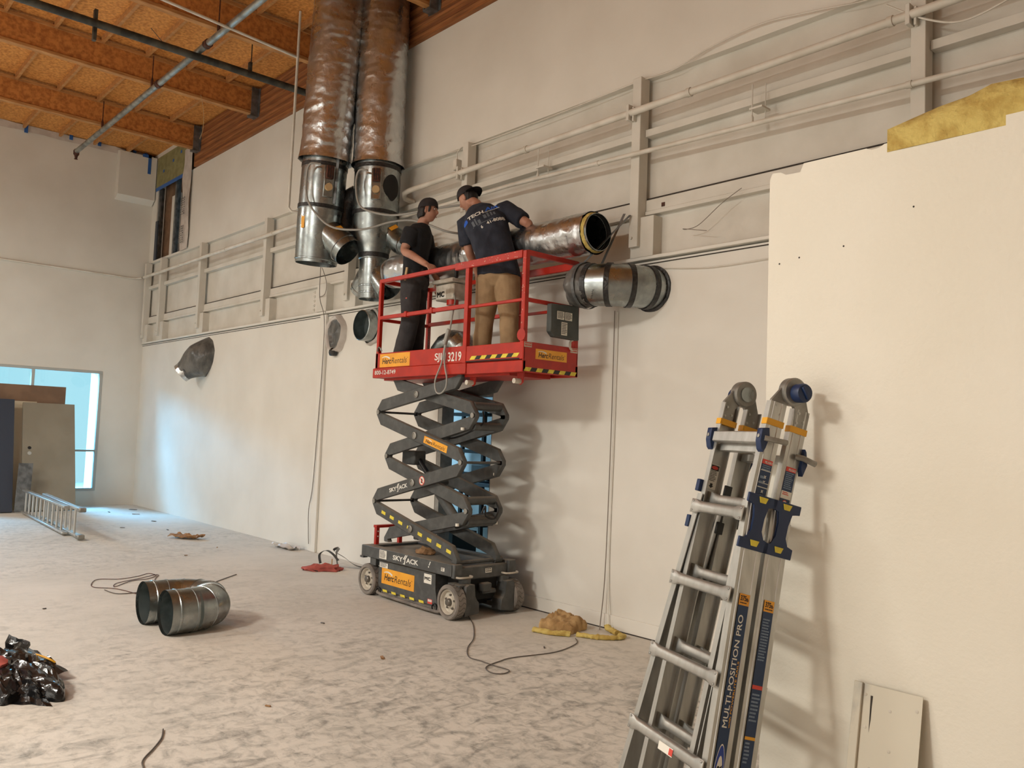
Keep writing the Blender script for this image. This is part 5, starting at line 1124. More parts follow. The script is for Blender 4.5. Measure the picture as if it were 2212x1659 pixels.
for pts in (((-6.28, 1.25, .06), (-6.30, 1.30, .20), (-6.08, 1.38, .19), (-6.02, 1.33, .05)), ((-5.90, 1.32, .06), (-5.95, 1.45, .12), (-5.78, 1.53, .06), (-5.70, 1.34, .03)), ((-5.62, 1.22, .03), (-5.55, 1.30, .05), (-5.28, 1.33, .008), (-5.48, 1.14, .006))):
    b = NB(); g = [[b.verts.new(V(pts[0]).lerp(V(pts[1]), j / 6).lerp(V(pts[3]).lerp(V(pts[2]), j / 6), i / 6) + noise.noise_vector(V((i * .7, j * .7, pts[0][0]))) * .02) for i in range(7)] for j in range(7)]
    for j in range(6):
        for i in range(6): b.faces.new((g[j][i], g[j][i + 1], g[j + 1][i + 1], g[j + 1][i]))
    mk('bag_flap', b, M['bag'], bg, ang=20)
b = NB(); bmesh.ops.create_icosphere(b, subdivisions=3, radius=1)
for v in b.verts: v.co = V((-5.80, 1.14, .15)) + V((v.co.x * .09, v.co.y * .06, v.co.z * .05)) * (1 + .3 * noise.noise(v.co * 2))
tag(mk('work_glove', b, M['rag']), 'faded red work glove lying on the black bag', 'glove')
b = NB(); tube(b, spline([(-5.98, 1.38, .135), (-5.92, 1.40, .135), (-5.86, 1.44, .12), (-5.84, 1.47, .10)], 4), .006, 6); tag(mk('yellow_cord', b, M['yellow_strap']), 'short yellow cord on the black bag', 'cord')
# insulation scraps
def batt(name, pts, top, mat, label, seed, thick=.09, group=None):
    b = NB(); nU, nV = 26, 14; g = []
    P00, P10, P11, P01 = [V(p) for p in pts]
    for j in range(nV + 1):
        row = []
        for i in range(nU + 1):
            u, v_ = i / nU, j / nV; p = P00.lerp(P10, u).lerp(P01.lerp(P11, u), v_); e = min(1, 6 * u, 6 * (1 - u), 6 * v_, 6 * (1 - v_))
            h_ = top(u, v_) * (.5 + .5 * min(1, e * 1.6) ** .5); p = p + noise.noise_vector(V((u * 5, v_ * 5, seed))) * .02 * V((1, 1, 0)).length
            row.append((V((p.x, p.y, P00.z)), max(.004, h_ * (1 + .35 * noise.noise(V((u * 7, v_ * 5, seed)))) + thick * .14 * noise.noise(V((u * 22, v_ * 16, seed))))))
        g.append(row)
    T = [[b.verts.new(p + V((0, 0, h_))) for p, h_ in r] for r in g]; B = [[b.verts.new(p) for p, h_ in r] for r in g]
    for j in range(nV):
        for i in range(nU):
            b.faces.new((T[j][i], T[j][i + 1], T[j + 1][i + 1], T[j + 1][i])); b.faces.new((B[j][i], B[j + 1][i], B[j + 1][i + 1], B[j][i + 1]))
    for i in range(nU): b.faces.new((T[0][i], B[0][i], B[0][i + 1], T[0][i + 1])); b.faces.new((T[nV][i], T[nV][i + 1], B[nV][i + 1], B[nV][i]))
    for j in range(nV): b.faces.new((T[j][0], T[j + 1][0], B[j + 1][0], B[j][0])); b.faces.new((T[j][nU], B[j][nU], B[j + 1][nU], T[j + 1][nU]))
    return tag(mk(name, b, mat, ang=70), label, 'insulation', group)
batt('insulation_scrap', ((-5.13, 4.97, .003), (-4.86, 5.09, .003), (-4.93, 5.36, .003), (-5.22, 5.28, .003)), lambda u, v: .04 + .10 * (1 - .45 * u) * (.5 + .5 * v), M['kraft'], 'brown kraft faced insulation scrap heaped at the wall foot', 3)
def rope(pts, r, label, seed):
    b = NB(); P_ = spline(pts, 7); tube(b, P_, [r * (1 + .3 * noise.noise(V((i * .6, seed, 0)))) for i in range(len(P_))], 12)
    for v in b.verts: v.co.z = max(.002, .002 + (v.co.z - .002) * .8)
    jitter(b, .006, 30, seed)
    for v in b.verts: v.co.z = max(.001, v.co.z)
    return tag(mk('insulation_scrap', b, M['insul'], ang=70), label, 'insulation')
rope([(-5.12, 4.91, .02), (-5.02, 4.93, .025), (-4.93, 4.97, .02), (-4.88, 5.01, .025), (-4.83, 5.05, .02)], .028, 'yellow fibreglass edge in front of the brown scrap', 5)
rope([(-4.80, 5.10, .02), (-4.72, 5.13, .02), (-4.64, 5.17, .02), (-4.57, 5.24, .02), (-4.53, 5.31, .02), (-4.545, 5.38, .022), (-4.60, 5.40, .02)], .026, 'yellow fibreglass strip curving out beside the wall cord', 7)
rope([(-4.64, 5.415, .025), (-4.71, 5.43, .03), (-4.78, 5.455, .035), (-4.80, 5.47, .05)], .028, 'yellow fibreglass strip curled against the baseboard', 8)
batt('insulation_batt', ((-1.405, PY + .012, PH - .03), (.9, PY + .012, PH - .03), (.9, PY + .5, PH - .03), (-1.40, PY + .5, PH - .03)), lambda u, v: .16 + .02 * sin(u * 17) + .02 * sin(u * 7 + 1) - .05 * u, M['insul'], 'yellow fibreglass batt lying on top of the partition', 9, .10)
# red cloth and straps
b = NB(); bmesh.ops.create_icosphere(b, subdivisions=4, radius=1)
for v in b.verts:
    p = v.co.copy(); z = max(0, p.z); d = V((.47, .56, 0)).normalized(); s = V((-d.y, d.x, 0))
    q = d * p.x * .23 + s * p.y * .12; v.co = V((-8.66, 4.93, .003)) + q * (1 + .4 * noise.noise(p * 1.8)) + V((0, 0, z * (.06 + .03 * noise.noise(p * 3)) + .015 * abs(noise.noise(p * 6)) * (z > .05)))
tag(mk('red_cloth', b, M['rag'], ang=30), 'crumpled red cloth on the floor behind the lift', 'cloth')
def ribbon(name, pts, side, w, mat, label, cat):
    b = NB(); pts = spline(pts, 6); s = V(side)
    A = [b.verts.new(p - s * w / 2) for p in pts]; B = [b.verts.new(p + s * w / 2) for p in pts]
    A2 = [b.verts.new(p - s * w / 2 + V((.002, -.002, .003))) for p in pts]; B2 = [b.verts.new(p + s * w / 2 + V((.002, -.002, .003))) for p in pts]
    for i in range(len(pts) - 1):
        b.faces.new((A[i], A[i + 1], B[i + 1], B[i])); b.faces.new((A2[i], B2[i], B2[i + 1], A2[i + 1])); b.faces.new((A[i], A2[i], A2[i + 1], A[i + 1])); b.faces.new((B[i], B[i + 1], B2[i + 1], B2[i]))
    return tag(mk(name, b, mat), label, cat)
ribbon('strap', [(-8.78, 4.95, .06), (-8.86, 4.98, .15), (-8.80, 5.03, .20), (-8.70, 5.06, .17), (-8.64, 5.10, .1)], (.4, -.6, 0), .085, M['black'], 'black strap arching over the red cloth', 'strap')
ribbon('foil_strip', [(-8.75, 5.16, .03), (-8.72, 5.12, .17), (-8.80, 5.2, .22), (-8.92, 5.2, .17), (-8.80, 5.28, .10), (-8.65, 5.33, .03), (-8.50, 5.38, .02), (-8.40, 5.42, .09)], (.4, -.5, .3), .09, M['film'], 'curled dark foil strip beside the red cloth', 'foil strip')
ribbon('strap', [(-8.76, 4.72, .012), (-8.66, 4.76, .014), (-8.56, 4.80, .012)], (.3, -.3, .5), .02, M['black'], 'short black strap lying in front of the red cloth', 'strap')
b = NB(); bx(b, -8.62, -8.61, 5.0, 5.01, .0, .13); tag(mk('stake', b, M['wood'], smooth=False), 'thin upright stick behind the red cloth', 'stick')
b = NB(); bmesh.ops.create_grid(b, x_segments=12, y_segments=8, size=1)
for v in b.verts: v.co = V((-11.93, 4.58, .03)) + V((v.co.x * .2 + v.co.y * .05, v.co.x * .12 - v.co.y * .09, .05 * noise.noise(v.co * 2.3) + .02 * abs(v.co.x)))
bmesh.ops.solidify(b, geom=b.faces[:], thickness=.012); bmesh.ops.translate(b, verts=b.verts, vec=(0, 0, .0)); z0 = min(v.co.z for v in b.verts); bmesh.ops.translate(b, verts=b.verts, vec=(0, 0, .002 - z0))
tag(mk('paper_scrap', b, M['cardboard'], ang=30), 'crumpled brown paper scrap on the floor beneath the wrapped stub', 'paper')
b = NB(); bmesh.ops.create_grid(b, x_segments=14, y_segments=8, size=1)
for v in b.verts: v.co = V((-10.45, 5.36, .06)) + V((v.co.x * .25, v.co.y * .09 + .04 * noise.noise(v.co), .05 * noise.noise(v.co * 2.0 + V((3, 0, 0)))))
bmesh.ops.solidify(b, geom=b.faces[:], thickness=.006); z0 = min(v.co.z for v in b.verts); bmesh.ops.translate(b, verts=b.verts, vec=(0, 0, .002 - z0))
tag(mk('film_scrap', b, M['wrap'], ang=30), 'pale crumpled film at the foot of the trim post', 'film')
# wires across the floor
Z = .006
def fw(pts): return [(x, y, Z) for x, y in pts]
wire('floor_wire', fw([(-5.85, 4.8), (-5.56, 4.62), (-5.2, 4.33), (-5.0, 4.11), (-4.79, 3.95), (-4.65, 3.95), (-4.5, 3.95), (-4.36, 3.96), (-4.32, 3.87), (-4.39, 3.82), (-4.51, 3.88), (-4.57, 4.06), (-4.59, 4.21), (-4.53, 4.58), (-4.62, 4.9), (-4.74, 5.02)]), .004, M['wire_d'], 'grey cable curling over the floor in front of the lift', 'cable')
wire('floor_wire', fw([(-8.2, 2.75), (-8.6, 2.66), (-8.78, 2.51), (-8.99, 2.54), (-9.2, 2.66), (-9.12, 2.85), (-9.2, 3.05), (-9.31, 3.19), (-9.16, 3.22), (-9.0, 3.08), (-8.95, 2.9), (-8.72, 2.68), (-8.9, 2.75), (-9.05, 3.0), (-9.2, 3.25), (-8.9, 3.12), (-8.5, 3.05), (-8.2, 3.1)]), .0035, M['fitting_rust'], 'thin tangled brown wire left of the duct bend', 'wire')
wire('floor_wire', fw([(-7.9, 3.3), (-8.2, 3.4), (-8.45, 3.55), (-8.6, 3.7), (-8.83, 3.96)]), .0045, M['wire_d'], 'short dark wire behind the duct bend', 'wire')
wire('floor_wire', fw([(-8.1, 2.7), (-8.3, 2.85), (-8.35, 2.6), (-8.6, 2.55)]), .0045, M['wire_d'], 'loose wire end beside the tangled brown wire', 'wire')
wire('floor_wire', fw([(-4.56, 1.69), (-4.44, 1.64), (-4.32, 1.56), (-4.2, 1.47), (-4.1, 1.44), (-3.9, 1.40)]), .0042, M['wire_d'], 'curved grey wire at the bottom left of the floor', 'wire')
# leaning sheet-metal offcut
sm = thing('sheet_metal_offcut', (-1.38, 3.0, 0), 'plaster smeared sheet metal offcut leaning on the partition', 'metal sheet')
M['smear'] = P('plaster_smeared_metal', (206, 198, 180), .6, .1, c2=(140, 142, 140), sc=3.2, det=7, lo=.5, hi=.66, stretch=(1.6, 1.6, .8))
O = V((-1.50, 2.985, .003)); up = V((-.0, .137, .75)); ac = V((.245, .0, 0)); nn = ac.cross(up).normalized()
b = NB(); prism(b, [(0, 0), (1, 0), (1, 1), (.14, 1), (0, 1)], O, ac, up, nn * .003); mk('sheet', b, M['smear'], sm, smooth=False)
b = NB(); prism(b, [(0, 0), (.13, 0), (.13, 1.003), (0, 1.003)], O + nn * .003, ac, up, nn * .012, .002); mk('folded_edge', b, M['smear'], sm)
for u, v in ((.17, .95), (.2, .8), (.55, .9), (.58, .72), (.93, .93), (.6, .55), (.32, .62)):
    b = NB(); lathe(b, O + ac * u + up * v + nn * .003, nn, [(.006, 0), (.006, .001), (.0, .002)], 8); mk('nail_head', b, M['rim'], sm)
b = NB(); prism(b, [(.25, .95), (.285, .95), (.28, .9), (.28, .84), (.265, .78)], O + nn * .0032, ac, up, nn * .0005); mk('dark_slit', b, M['crack_and_shade'], sm, smooth=False)
# scraps and crumbs
rnd = random.Random(11)
spots = [(-5.12, 3.42, .035, 'dark strip of debris on the floor in front of the lift'), (-6.3, 3.6, .02, 'tiny crumb of debris between the duct bend and the lift'), (-4.68, 4.61, .02, 'small brown crumb beside the curling cable'),
    (-10.9, 4.6, .02, 'small dark crumb left of the red cloth'), (-13.0, 4.7, .035, 'dark scrap on the floor below the far end of the wall'), (-14.2, 4.9, .045, 'flat dark scrap left of the brown paper'), (-15.4, 5.0, .06, 'flat pale scrap near the far corner'),
    (-15.9, 4.7, .04, 'small scrap of debris beside the far window'), (-13.5, 4.2, .035, 'small brown scrap right of the lying ladder'), (-10.4, 4.0, .02, 'tiny crumb above the tangled wire'), (-16.2, 5.2, .07, 'largest flat scrap in the far corner'), (-8.0, 1.9, .016, 'tiny brown crumb above the black bag'), (-4.6, 2.3, .018, 'small brown crumb right of the bottom left wire')]
for k, (x, y, s, lb) in enumerate(spots):
    b = NB(); a = rnd.random() * 6; d = V((cos(a), sin(a), 0)); obx(b, (x, y, .005), d, V((-d.y, d.x, 0)), (0, 0, 1), s * 2, s * .7, .008, .002); jitter(b, s * .15, 30, k)
    z0 = min(v.co.z for v in b.verts); bmesh.ops.translate(b, verts=b.verts, vec=(0, 0, .001 - z0))
    tag(mk('floor_scrap', b, M['wire_d'] if k % 3 else M['cardboard']), lb, 'debris', 'debris scraps on the floor')
# things on the lift
b = NB(); bmesh.ops.create_icosphere(b, subdivisions=3, radius=1)
for v in b.verts: p = v.co.copy(); v.co = V((-6.62, 4.86, .46)) + V((p.x * .12, p.y * .07, max(0, p.z) * .06)) * (1 + .4 * noise.noise(p * 2.2))
tag(mk('work_gloves', b, M['cardboard'], ang=40), 'pair of worn brown work gloves on the lift chassis', 'gloves')
pe = thing('loose_elbow', (-6.5, 4.98, 2.24), 'shiny galvanised elbow lying on the lift platform', 'duct fitting')
cc = V((-6.47, 5.0, 2.30)); prev = None
for k in range(6):
    a0, a1 = PI * (.02 + .155 * k), PI * (.02 + .155 * (k + 1)); b = NB(); rg = []
    for a in (a0, a1):
        c = cc + V((-cos(a) * .20, 0, sin(a) * .16 + .04)); d = V((sin(a), 0, cos(a))).normalized(); x_ = V((0, 1, 0)); rg.append(ring(b, c, x_, d.cross(x_), .14, n=32))
    for q in rg:
        for v in q: v.co.z = max(v.co.z, 2.238)
    bridge(b, rg[0], rg[1]); mk('gore', b, M['galv'], pe)
# ---- storeroom furniture through the doorway
sh = thing('storage_rack', (-9.5, 8.0, 0), 'dark storage rack inside the storeroom', 'rack')
for x in (-10.3, -9.25):
    for y in (7.75, 8.2):
        b = NB(); bx(b, x - .025, x + .025, y - .025, y + .025, 0, 2.0); mk('upright', b, M['dark_void'], sh, smooth=False)
for z in (.3, 1.0, 1.35, 1.9):
    b = NB(); bx(b, -10.33, -9.22, 7.72, 8.22, z, z + .04); mk('shelf', b, M['dark_void'], sh, smooth=False)
ds = thing('work_table', (-8.5, 7.6, 0), 'blue grey work table inside the storeroom', 'table')
b = NB(); bx(b, -9.15, -7.7, 7.3, 7.9, .92, .97, .004); mk('table_top', b, M['slate'], ds)
for x in (-9.1, -7.75):
    b = NB(); bx(b, x - .02, x + .02, 7.33, 7.37, 0, .92); mk('leg', b, M['dark_void'], ds, smooth=False); b = NB(); bx(b, x - .02, x + .02, 7.83, 7.87, 0, .92); mk('leg', b, M['dark_void'], ds, smooth=False)
b = NB(); bx(b, -9.1, -8.5, 7.4, 7.85, 1.0, 1.22, .02); tag(mk('equipment_case', b, M['black']), 'black equipment case on the storeroom table', 'case')
cr = thing('storage_crate', (-8.85, 6.9, 0), 'dark open crate on the storeroom floor', 'crate')
for x0, x1, y0, y1 in ((-9.15, -8.55, 6.7, 6.72), (-9.15, -8.55, 7.08, 7.1), (-9.15, -9.13, 6.72, 7.08), (-8.57, -8.55, 6.72, 7.08)):
    b = NB(); bx(b, x0, x1, y0, y1, .001, .36); mk('side', b, M['black'], cr, smooth=False)
b = NB(); bx(b, -9.13, -8.57, 6.72, 7.08, .001, .02); mk('bottom', b, M['black'], cr, smooth=False)
# ================================================================ PEOPLE
def remesh(b, vox, smooth=2):
    me = bpy.data.meshes.new('tmp'); bmesh.ops.recalc_face_normals(b, faces=b.faces); b.to_mesh(me); b.free()
    o = bpy.data.objects.new('tmp', me); COL.objects.link(o)
    r = o.modifiers.new('r', 'REMESH'); r.mode = 'VOXEL'; r.voxel_size = vox
    if smooth: s = o.modifiers.new('s', 'SMOOTH'); s.iterations = smooth; s.factor = .5
    dg = bpy.context.evaluated_depsgraph_get(); ev = bpy.data.meshes.new_from_object(o.evaluated_get(dg))
    bpy.data.objects.remove(o); bpy.data.meshes.remove(me)
    nb = NB(); nb.from_mesh(ev); bpy.data.meshes.remove(ev); return nb
def loft(b, secs, n=28, sq=0):
    """closed loft; section = (centre, side vector, front vector, half width, half depth)"""
    prev = None
    for c, s, f, hw, hd in secs:
        c, s, f = V(c), V(s).normalized(), V(f).normalized(); cur = []
        for i in range(n):
            a = 2 * PI * i / n; ca, sa = cos(a), sin(a)
            k = 1 / (abs(ca) ** 2.5 + abs(sa) ** 2.5) ** .4
            cur.append(b.verts.new(c + s * (hw * ca * k) + f * (hd * sa * k)))
        if prev: bridge(b, prev, cur)
        else: b.faces.new(cur[::-1])
        prev = cur
    b.faces.new(prev)
def limb(b, pts, rs, n=16, k=5):
    """tapered limb through the joints, rounded ends"""
    pts = [V(p) for p in pts]; P_ = spline(pts, k); R = []
    for i in range(len(P_)):
        t = i / k; j = min(int(t), len(rs) - 2); u = t - j; R.append(rs[j] * (1 - u) + rs[j + 1] * u)
    d0 = (P_[0] - P_[1]).normalized(); d1 = (P_[-1] - P_[-2]).normalized()
    P_ = [P_[0] + d0 * R[0] * .7, P_[0] + d0 * R[0] * .4] + P_ + [P_[-1] + d1 * R[-1] * .4, P_[-1] + d1 * R[-1] * .7]
    R = [R[0] * .45, R[0] * .85] + R + [R[-1] * .85, R[-1] * .45]
    tube(b, P_, R, n)
def ell(b, c, s, f, u, rs, rf, ru, sub=3):
    t = NB(); bmesh.ops.create_icosphere(t, subdivisions=sub, radius=1); m = {}
    for v in t.verts: m[v] = b.verts.new(V(c) + V(s) * (v.co.x * rs) + V(f) * (v.co.y * rf) + V(u) * (v.co.z * ru))
    for fc in t.faces: b.faces.new([m[v] for v in fc.verts])
    t.free()
def head_shape(b, c, s, f, u, k=1.0):
    nu, nv = 56, 44; rows = []
    for j in range(nv + 1):
        ph = -PI / 2 + PI * j / nv; row = []
        for i in range(nu):
            th = 2 * PI * i / nu; x, y, z = cos(ph) * sin(th), cos(ph) * cos(th), sin(ph)
            X, Y, Z_ = x * .074, y * .092 + (-.006), z * .118
            if z < 0: X *= 1 - .30 * z * z; Y = Y * (1 - .22 * z * z) + (.016 * -z if y > 0 else 0) - (0 if y > 0 else -.028 * -z)
            if y > 0:
                g = lambda x0, z0, sx, sz: math.exp(-((x - x0) / sx) ** 2 - ((z - z0) / sz) ** 2)
                Y += .026 * g(0, -.20, .15, .16) + .012 * g(0, .0, .12, .14) - .010 * g(.36, .06, .2, .13) - .010 * g(-.36, .06, .2, .13) + .006 * g(0, .22, .6, .10)
                Y += .008 * g(0, -.50, .3, .07) + .006 * g(0, -.62, .28, .06) - .004 * g(0, -.56, .3, .03) + .012 * g(0, -.86, .35, .13)
                X += (.004 if x > 0 else -.004) * g(.7 if x > 0 else -.7, -.15, .25, .2)
            row.append(b.verts.new(V(c) + V(s) * (X * k) + V(f) * (Y * k) + V(u) * (Z_ * k)))
        rows.append(row)
    for a, d in zip(rows, rows[1:]): bridge(b, a, d)
    for e in (-1, 1):   # ears
        ell(b, V(c) + V(s) * (e * .077 * k) + V(f) * (-.010) + V(u) * (-.012), s, f, u, .011, .019, .033, 2)
def hand(b, w, d, nrm, side, curl, spread=.0, thumb=1, k=1.0):
    """palm from wrist w along d; nrm = back of the hand; side = towards the thumb; curl = bend per joint"""
    w, d, nrm, side = V(w), V(d).normalized(), V(nrm).normalized(), V(side).normalized()
    loft(b, [(w - d * .01, side, nrm, .026 * k, .019 * k), (w + d * .03, side, nrm, .036 * k, .017 * k), (w + d * .075 * k, side, nrm, .041 * k, .015 * k), (w + d * .092 * k, side, nrm, .038 * k, .013 * k)], 16)
    for i, (o, L) in enumerate(((.030, .072), (.010, .080), (-.010, .075), (-.029, .060))):
        p = w + d * .085 * k + side * o * k; pts = [p]; a = curl[0]
        for j, fr in enumerate((.45, .32, .23)):
            q = d * cos(a) - nrm * sin(a) + side * (o * spread * 10); pts.append(pts[-1] + q.normalized() * L * fr * k); a += curl[min(j + 1, 2)]
        limb(b, pts, [.0095 * k, .009 * k, .0083 * k, .0072 * k], 10, 3)
    p = w + d * .028 * k + side * .028 * k
    limb(b, [p, p + (d * .6 + side * .75 - nrm * .25).normalized() * .036 * k, p + (d * .8 + side * .5 - nrm * .45).normalized() * .064 * k, p + (d * .95 + side * .25 - nrm * .5).normalized() * .086 * k], [.013 * k, .0115 * k, .0105 * k, .0085 * k], 10, 3)
def wrinkle(b, amp, sc, seed, dirs=(1, 1, 1)):
    b.normal_update()
    for v in b.verts:
        p = V((v.co.x * dirs[0], v.co.y * dirs[1], v.co.z * dirs[2])) * sc + V((seed, seed * 2, 0))
        v.co += v.normal * (amp * (1 - 2 * abs(noise.noise(p))) * .8 + amp * .5 * noise.noise(p * 2.3))
UP = V((0, 0, 1))
DK = 2.236                                  # deck height of the main platform
def shoe(b, ank, f, s, z0):
    f, s = V(f).normalized(), V(s).normalized(); c = V((ank[0], ank[1], z0))
    loft(b, [(c - f * .085 + UP * .035, s, UP, .028, .034), (c - f * .06 + UP * .045, s, UP, .037, .044), (c + UP * .05, s, UP, .042, .05), (c + f * .07 + UP * .038, s, UP, .046, .038), (c + f * .14 + UP * .03, s, UP, .045, .03), (c + f * .178 + UP * .022, s, UP, .030, .02)], 18)

def person(name, label, J):
    f, s = V(J['pf']), V(J['ps']); cf, cs = V(J['cf']), V(J['cs']); hf, hs, hu = V(J['hf']), V(J['hs']), V(J['hu'])
    hip, waist, chest, neck, head = [V(J[k]) for k in ('hip', 'waist', 'chest', 'neck', 'head')]
    LS, RS, LE, RE, LW, RW = [V(J[k]) for k in ('ls', 'rs', 'le', 're', 'lw', 'rw')]
    LH, RH, LK, RK, LA_, RA = [V(J[k]) for k in ('lh', 'rh', 'lk', 'rk', 'la', 'ra')]
    ax = (chest - hip).normalized()
    b = NB()
    loft(b, [(hip - UP * .10, s, f, .10, .075), (hip - UP * .05, s, f, .155, .105), (hip + UP * .03, s, f, .152, .10), (waist, (s + cs), (f + cf), .135, .092), (waist.lerp(chest, .6), cs, cf, .152, .105), (chest, cs, cf, .165, .112), (chest.lerp(neck, .55), cs, cf, .138, .084), (chest.lerp(neck, .85), cs, cf, .078, .062), (neck, cs, cf, .056, .058), (neck.lerp(head, .35), hs, hf, .052, .056), (neck.lerp(head, .7), hs, hf, .05, .055)], 30)
    for a_, e_, w_ in ((LS, LE, LW), (RS, RE, RW)): limb(b, [a_.lerp(chest, .25), a_, a_.lerp(e_, .5), e_, e_.lerp(w_, .35), w_], [.055, .062, .049, .041, .040, .027], 18)
    for h_, k_, n_ in ((LH, LK, LA_), (RH, RK, RA)): limb(b, [h_, h_.lerp(k_, .5), k_, k_.lerp(n_, .35), n_], [.088, .076, .056, .056, .038], 18)
    head_shape(b, head, hs, hf, hu)
    for hd_ in J['hands']: hand(b, *hd_)
    for n_ in (LA_, RA): shoe(b, n_, f, s, DK + .004)
    b = remesh(b, .0058, 2)
    body = mk(name, b, M['skin'], ang=80)
    tag(body, label, 'person')
    def part(nm, b, m, **k): return mk(nm, b, m, body, **k)
    # shirt
    b = NB()
    hemc = hip + (hip - waist).normalized() * J.get('hem', .03)
    g = J.get('fit', 1.0)
    loft(b, [(hemc, s, f, .182 * g, .128 * g), (hip + UP * .03, s, f, .178 * g, .124 * g), (waist, (s + cs), (f + cf), .165 * g, .118 * g), (waist.lerp(chest, .6), cs, cf, .176 * g, .126 * g), (chest, cs, cf, .188 * g, .131 * g), (chest.lerp(neck, .5), cs, cf, .172, .110), (chest.lerp(neck, .82), cs, cf, .110, .084), (chest.lerp(neck, .98), cs, cf, .066, .067)], 34)
    for a_, e_ in ((LS, LE), (RS, RE)): 
        q = a_.lerp(e_, J.get('sleeve', .68)); d_ = (e_ - a_).normalized()
        tube(b, [a_.lerp(chest, .5), a_.lerp(chest, .18) , a_, a_.lerp(e_, .35), q], [.07, .086, .082, .077, .075], 20)
    b = remesh(b, .0075, 3); wrinkle(b, J.get('wr', .0065), 8, J['seed'], J.get('fold', (1, 1, .45))); shirt = part('shirt', b, J['shirt'], ang=80)
    # trousers
    b = NB()
    loft(b, [(hip - UP * .13, s, f, .12, .09), (hip - UP * .06, s, f, .176, .122), (hip + UP * .02, s, f, .168, .116), (hip + UP * .09, s, f, .158, .110)], 30)
    tr_ = J.get('legr', (.108, .094, .078, .078, .072))
    for h_, k_, n_ in ((LH, LK, LA_), (RH, RK, RA)): tube(b, spline([h_ + UP * .05, h_.lerp(k_, .5), k_, k_.lerp(n_, .4), n_ + UP * .0], 4), [x for a_, c_ in zip(tr_, tr_[1:]) for x in [a_ + (c_ - a_) * t / 4 for t in range(4)]] + [tr_[-1]], 20)
    b = remesh(b, .0075, 3); wrinkle(b, .008, 7, J['seed'] + 4, (1, 1, .8)); trou = part('trousers', b, J['trousers'], ang=80)
    # shoes
    for n_ in (LA_, RA):
        b = NB(); loft_b = b; shoe(b, n_, f, s, DK + .001)
        for v in b.verts: pass
        bmesh.ops.scale(b, vec=(1.08, 1.08, 1.06), verts=b.verts, space=Matrix.Translation(-V((n_.x, n_.y, DK)))); part('shoe', b, M['shoe'], ang=60)
    # cap
    b = NB(); nu, nv = 40, 14; rows = []; cb_ = head + hu * .036
    for j in range(nv):
        ph = PI / 2 * j / (nv - 1) * .985; rows.append([b.verts.new(cb_ + hs * (.0835 * cos(ph) ** .75 * sin(2 * PI * i / nu)) + hf * (.103 * cos(ph) ** .75 * cos(2 * PI * i / nu) - .008) + hu * (.104 * sin(ph) - .012 + .012 * cos(2 * PI * i / nu) * J['capdir'] * (1 - j / nv))) for i in range(nu)])
    for a, d in zip(rows, rows[1:]): bridge(b, a, d)
    b.faces.new(rows[-1]); cap = part('cap', b, M['cap'])
    b = NB(); lathe(b, cb_ + hu * .094, hu, [(.009, -.004), (.008, .003), (.0, .005)], 10); mk('cap_button', b, M['cap'], cap)
    bd_ = J['brim']
    if bd_:
        b = NB(); rows = []
        for j in range(7):
            t = j / 6; row = []
            for i in range(17):
                a = (-1 + 2 * i / 16) * 1.05; rr = .098 + .072 * t * cos(a * .9) ** .6
                row.append(b.verts.new(cb_ + hf * bd_ * (rr * cos(a)) + hs * (rr * .86 * sin(a)) + hu * (-.010 - .012 * t - .010 * sin(a) ** 2)))
            rows.append(row)
        for a, d in zip(rows, rows[1:]):
            for i in range(16): b.faces.new((a[i], a[i + 1], d[i + 1], d[i]))
        bmesh.ops.solidify(b, geom=b.faces[:], thickness=.004); mk('brim', b, M['cap'], cap)
    # hair
    b = NB(); hl = J['hair']
    ell(b, head + hu * (.0) - hf * .028, hs, hf, hu, .080, .078, .082, 3)
    if hl:
        for k in range(9):
            a = (-1 + k / 4) * 1.15; p = head - hf * (.072 * cos(a)) + hs * (.07 * sin(a)) - hu * .03
            limb(b, [p + hu * .03, p - hu * .02 - hf * .012 * cos(a), p - hu * .055 * (1 - .25 * abs(a)) - hf * .016 * cos(a) + hs * .01 * sin(a)], [.03, .027, .012], 10, 3)
        for e in (-1, 1): limb(b, [head + hs * e * .07 + hf * .035 + hu * .02, head + hs * e * .074 + hf * .03 - hu * .012, head + hs * e * .073 + hf * .026 - hu * .03], [.012, .010, .004], 8, 3)
    b = remesh(b, .006, 1); wrinkle(b, .005, 26, 3, (1, 1, .35)); part('hair', b, M['hair'], ang=60)
    # face: eyes, brows, mouth
    for e in (-1, 1):
        c_ = head + hs * (e * .031) + hf * .0745 + hu * .010
        b = NB(); ell(b, c_, hs, hf, hu, .0125, .007, .0065, 2); ey = part('eye', b, M['white'])
        b = NB(); ell(b, c_ + hf * .0045, hs, hf, hu, .0055, .0035, .0055, 2); mk('iris', b, M['black_ink'], ey)
        b = NB(); tube(b, [head + hs * (e * .014) + hf * .090 + hu * .027, head + hs * (e * .032) + hf * .087 + hu * .032, head + hs * (e * .050) + hf * .074 + hu * .025], [.004, .005, .002], 8); part('eyebrow', b, M['hair'])
    b = NB(); tube(b, [head + hs * -.022 + hf * .080 - hu * .066, head + hf * .091 - hu * .064, head + hs * .022 + hf * .080 - hu * .066], [.0015, .0035, .0015], 8); part('lips', b, M['lips'])
    return body, shirt, trou
def basis(f, u=(0, 0, 1)):
    f = V(f).normalized(); u = V(u); u = (u - f * u.dot(f)).normalized(); return f, f.cross(u), u
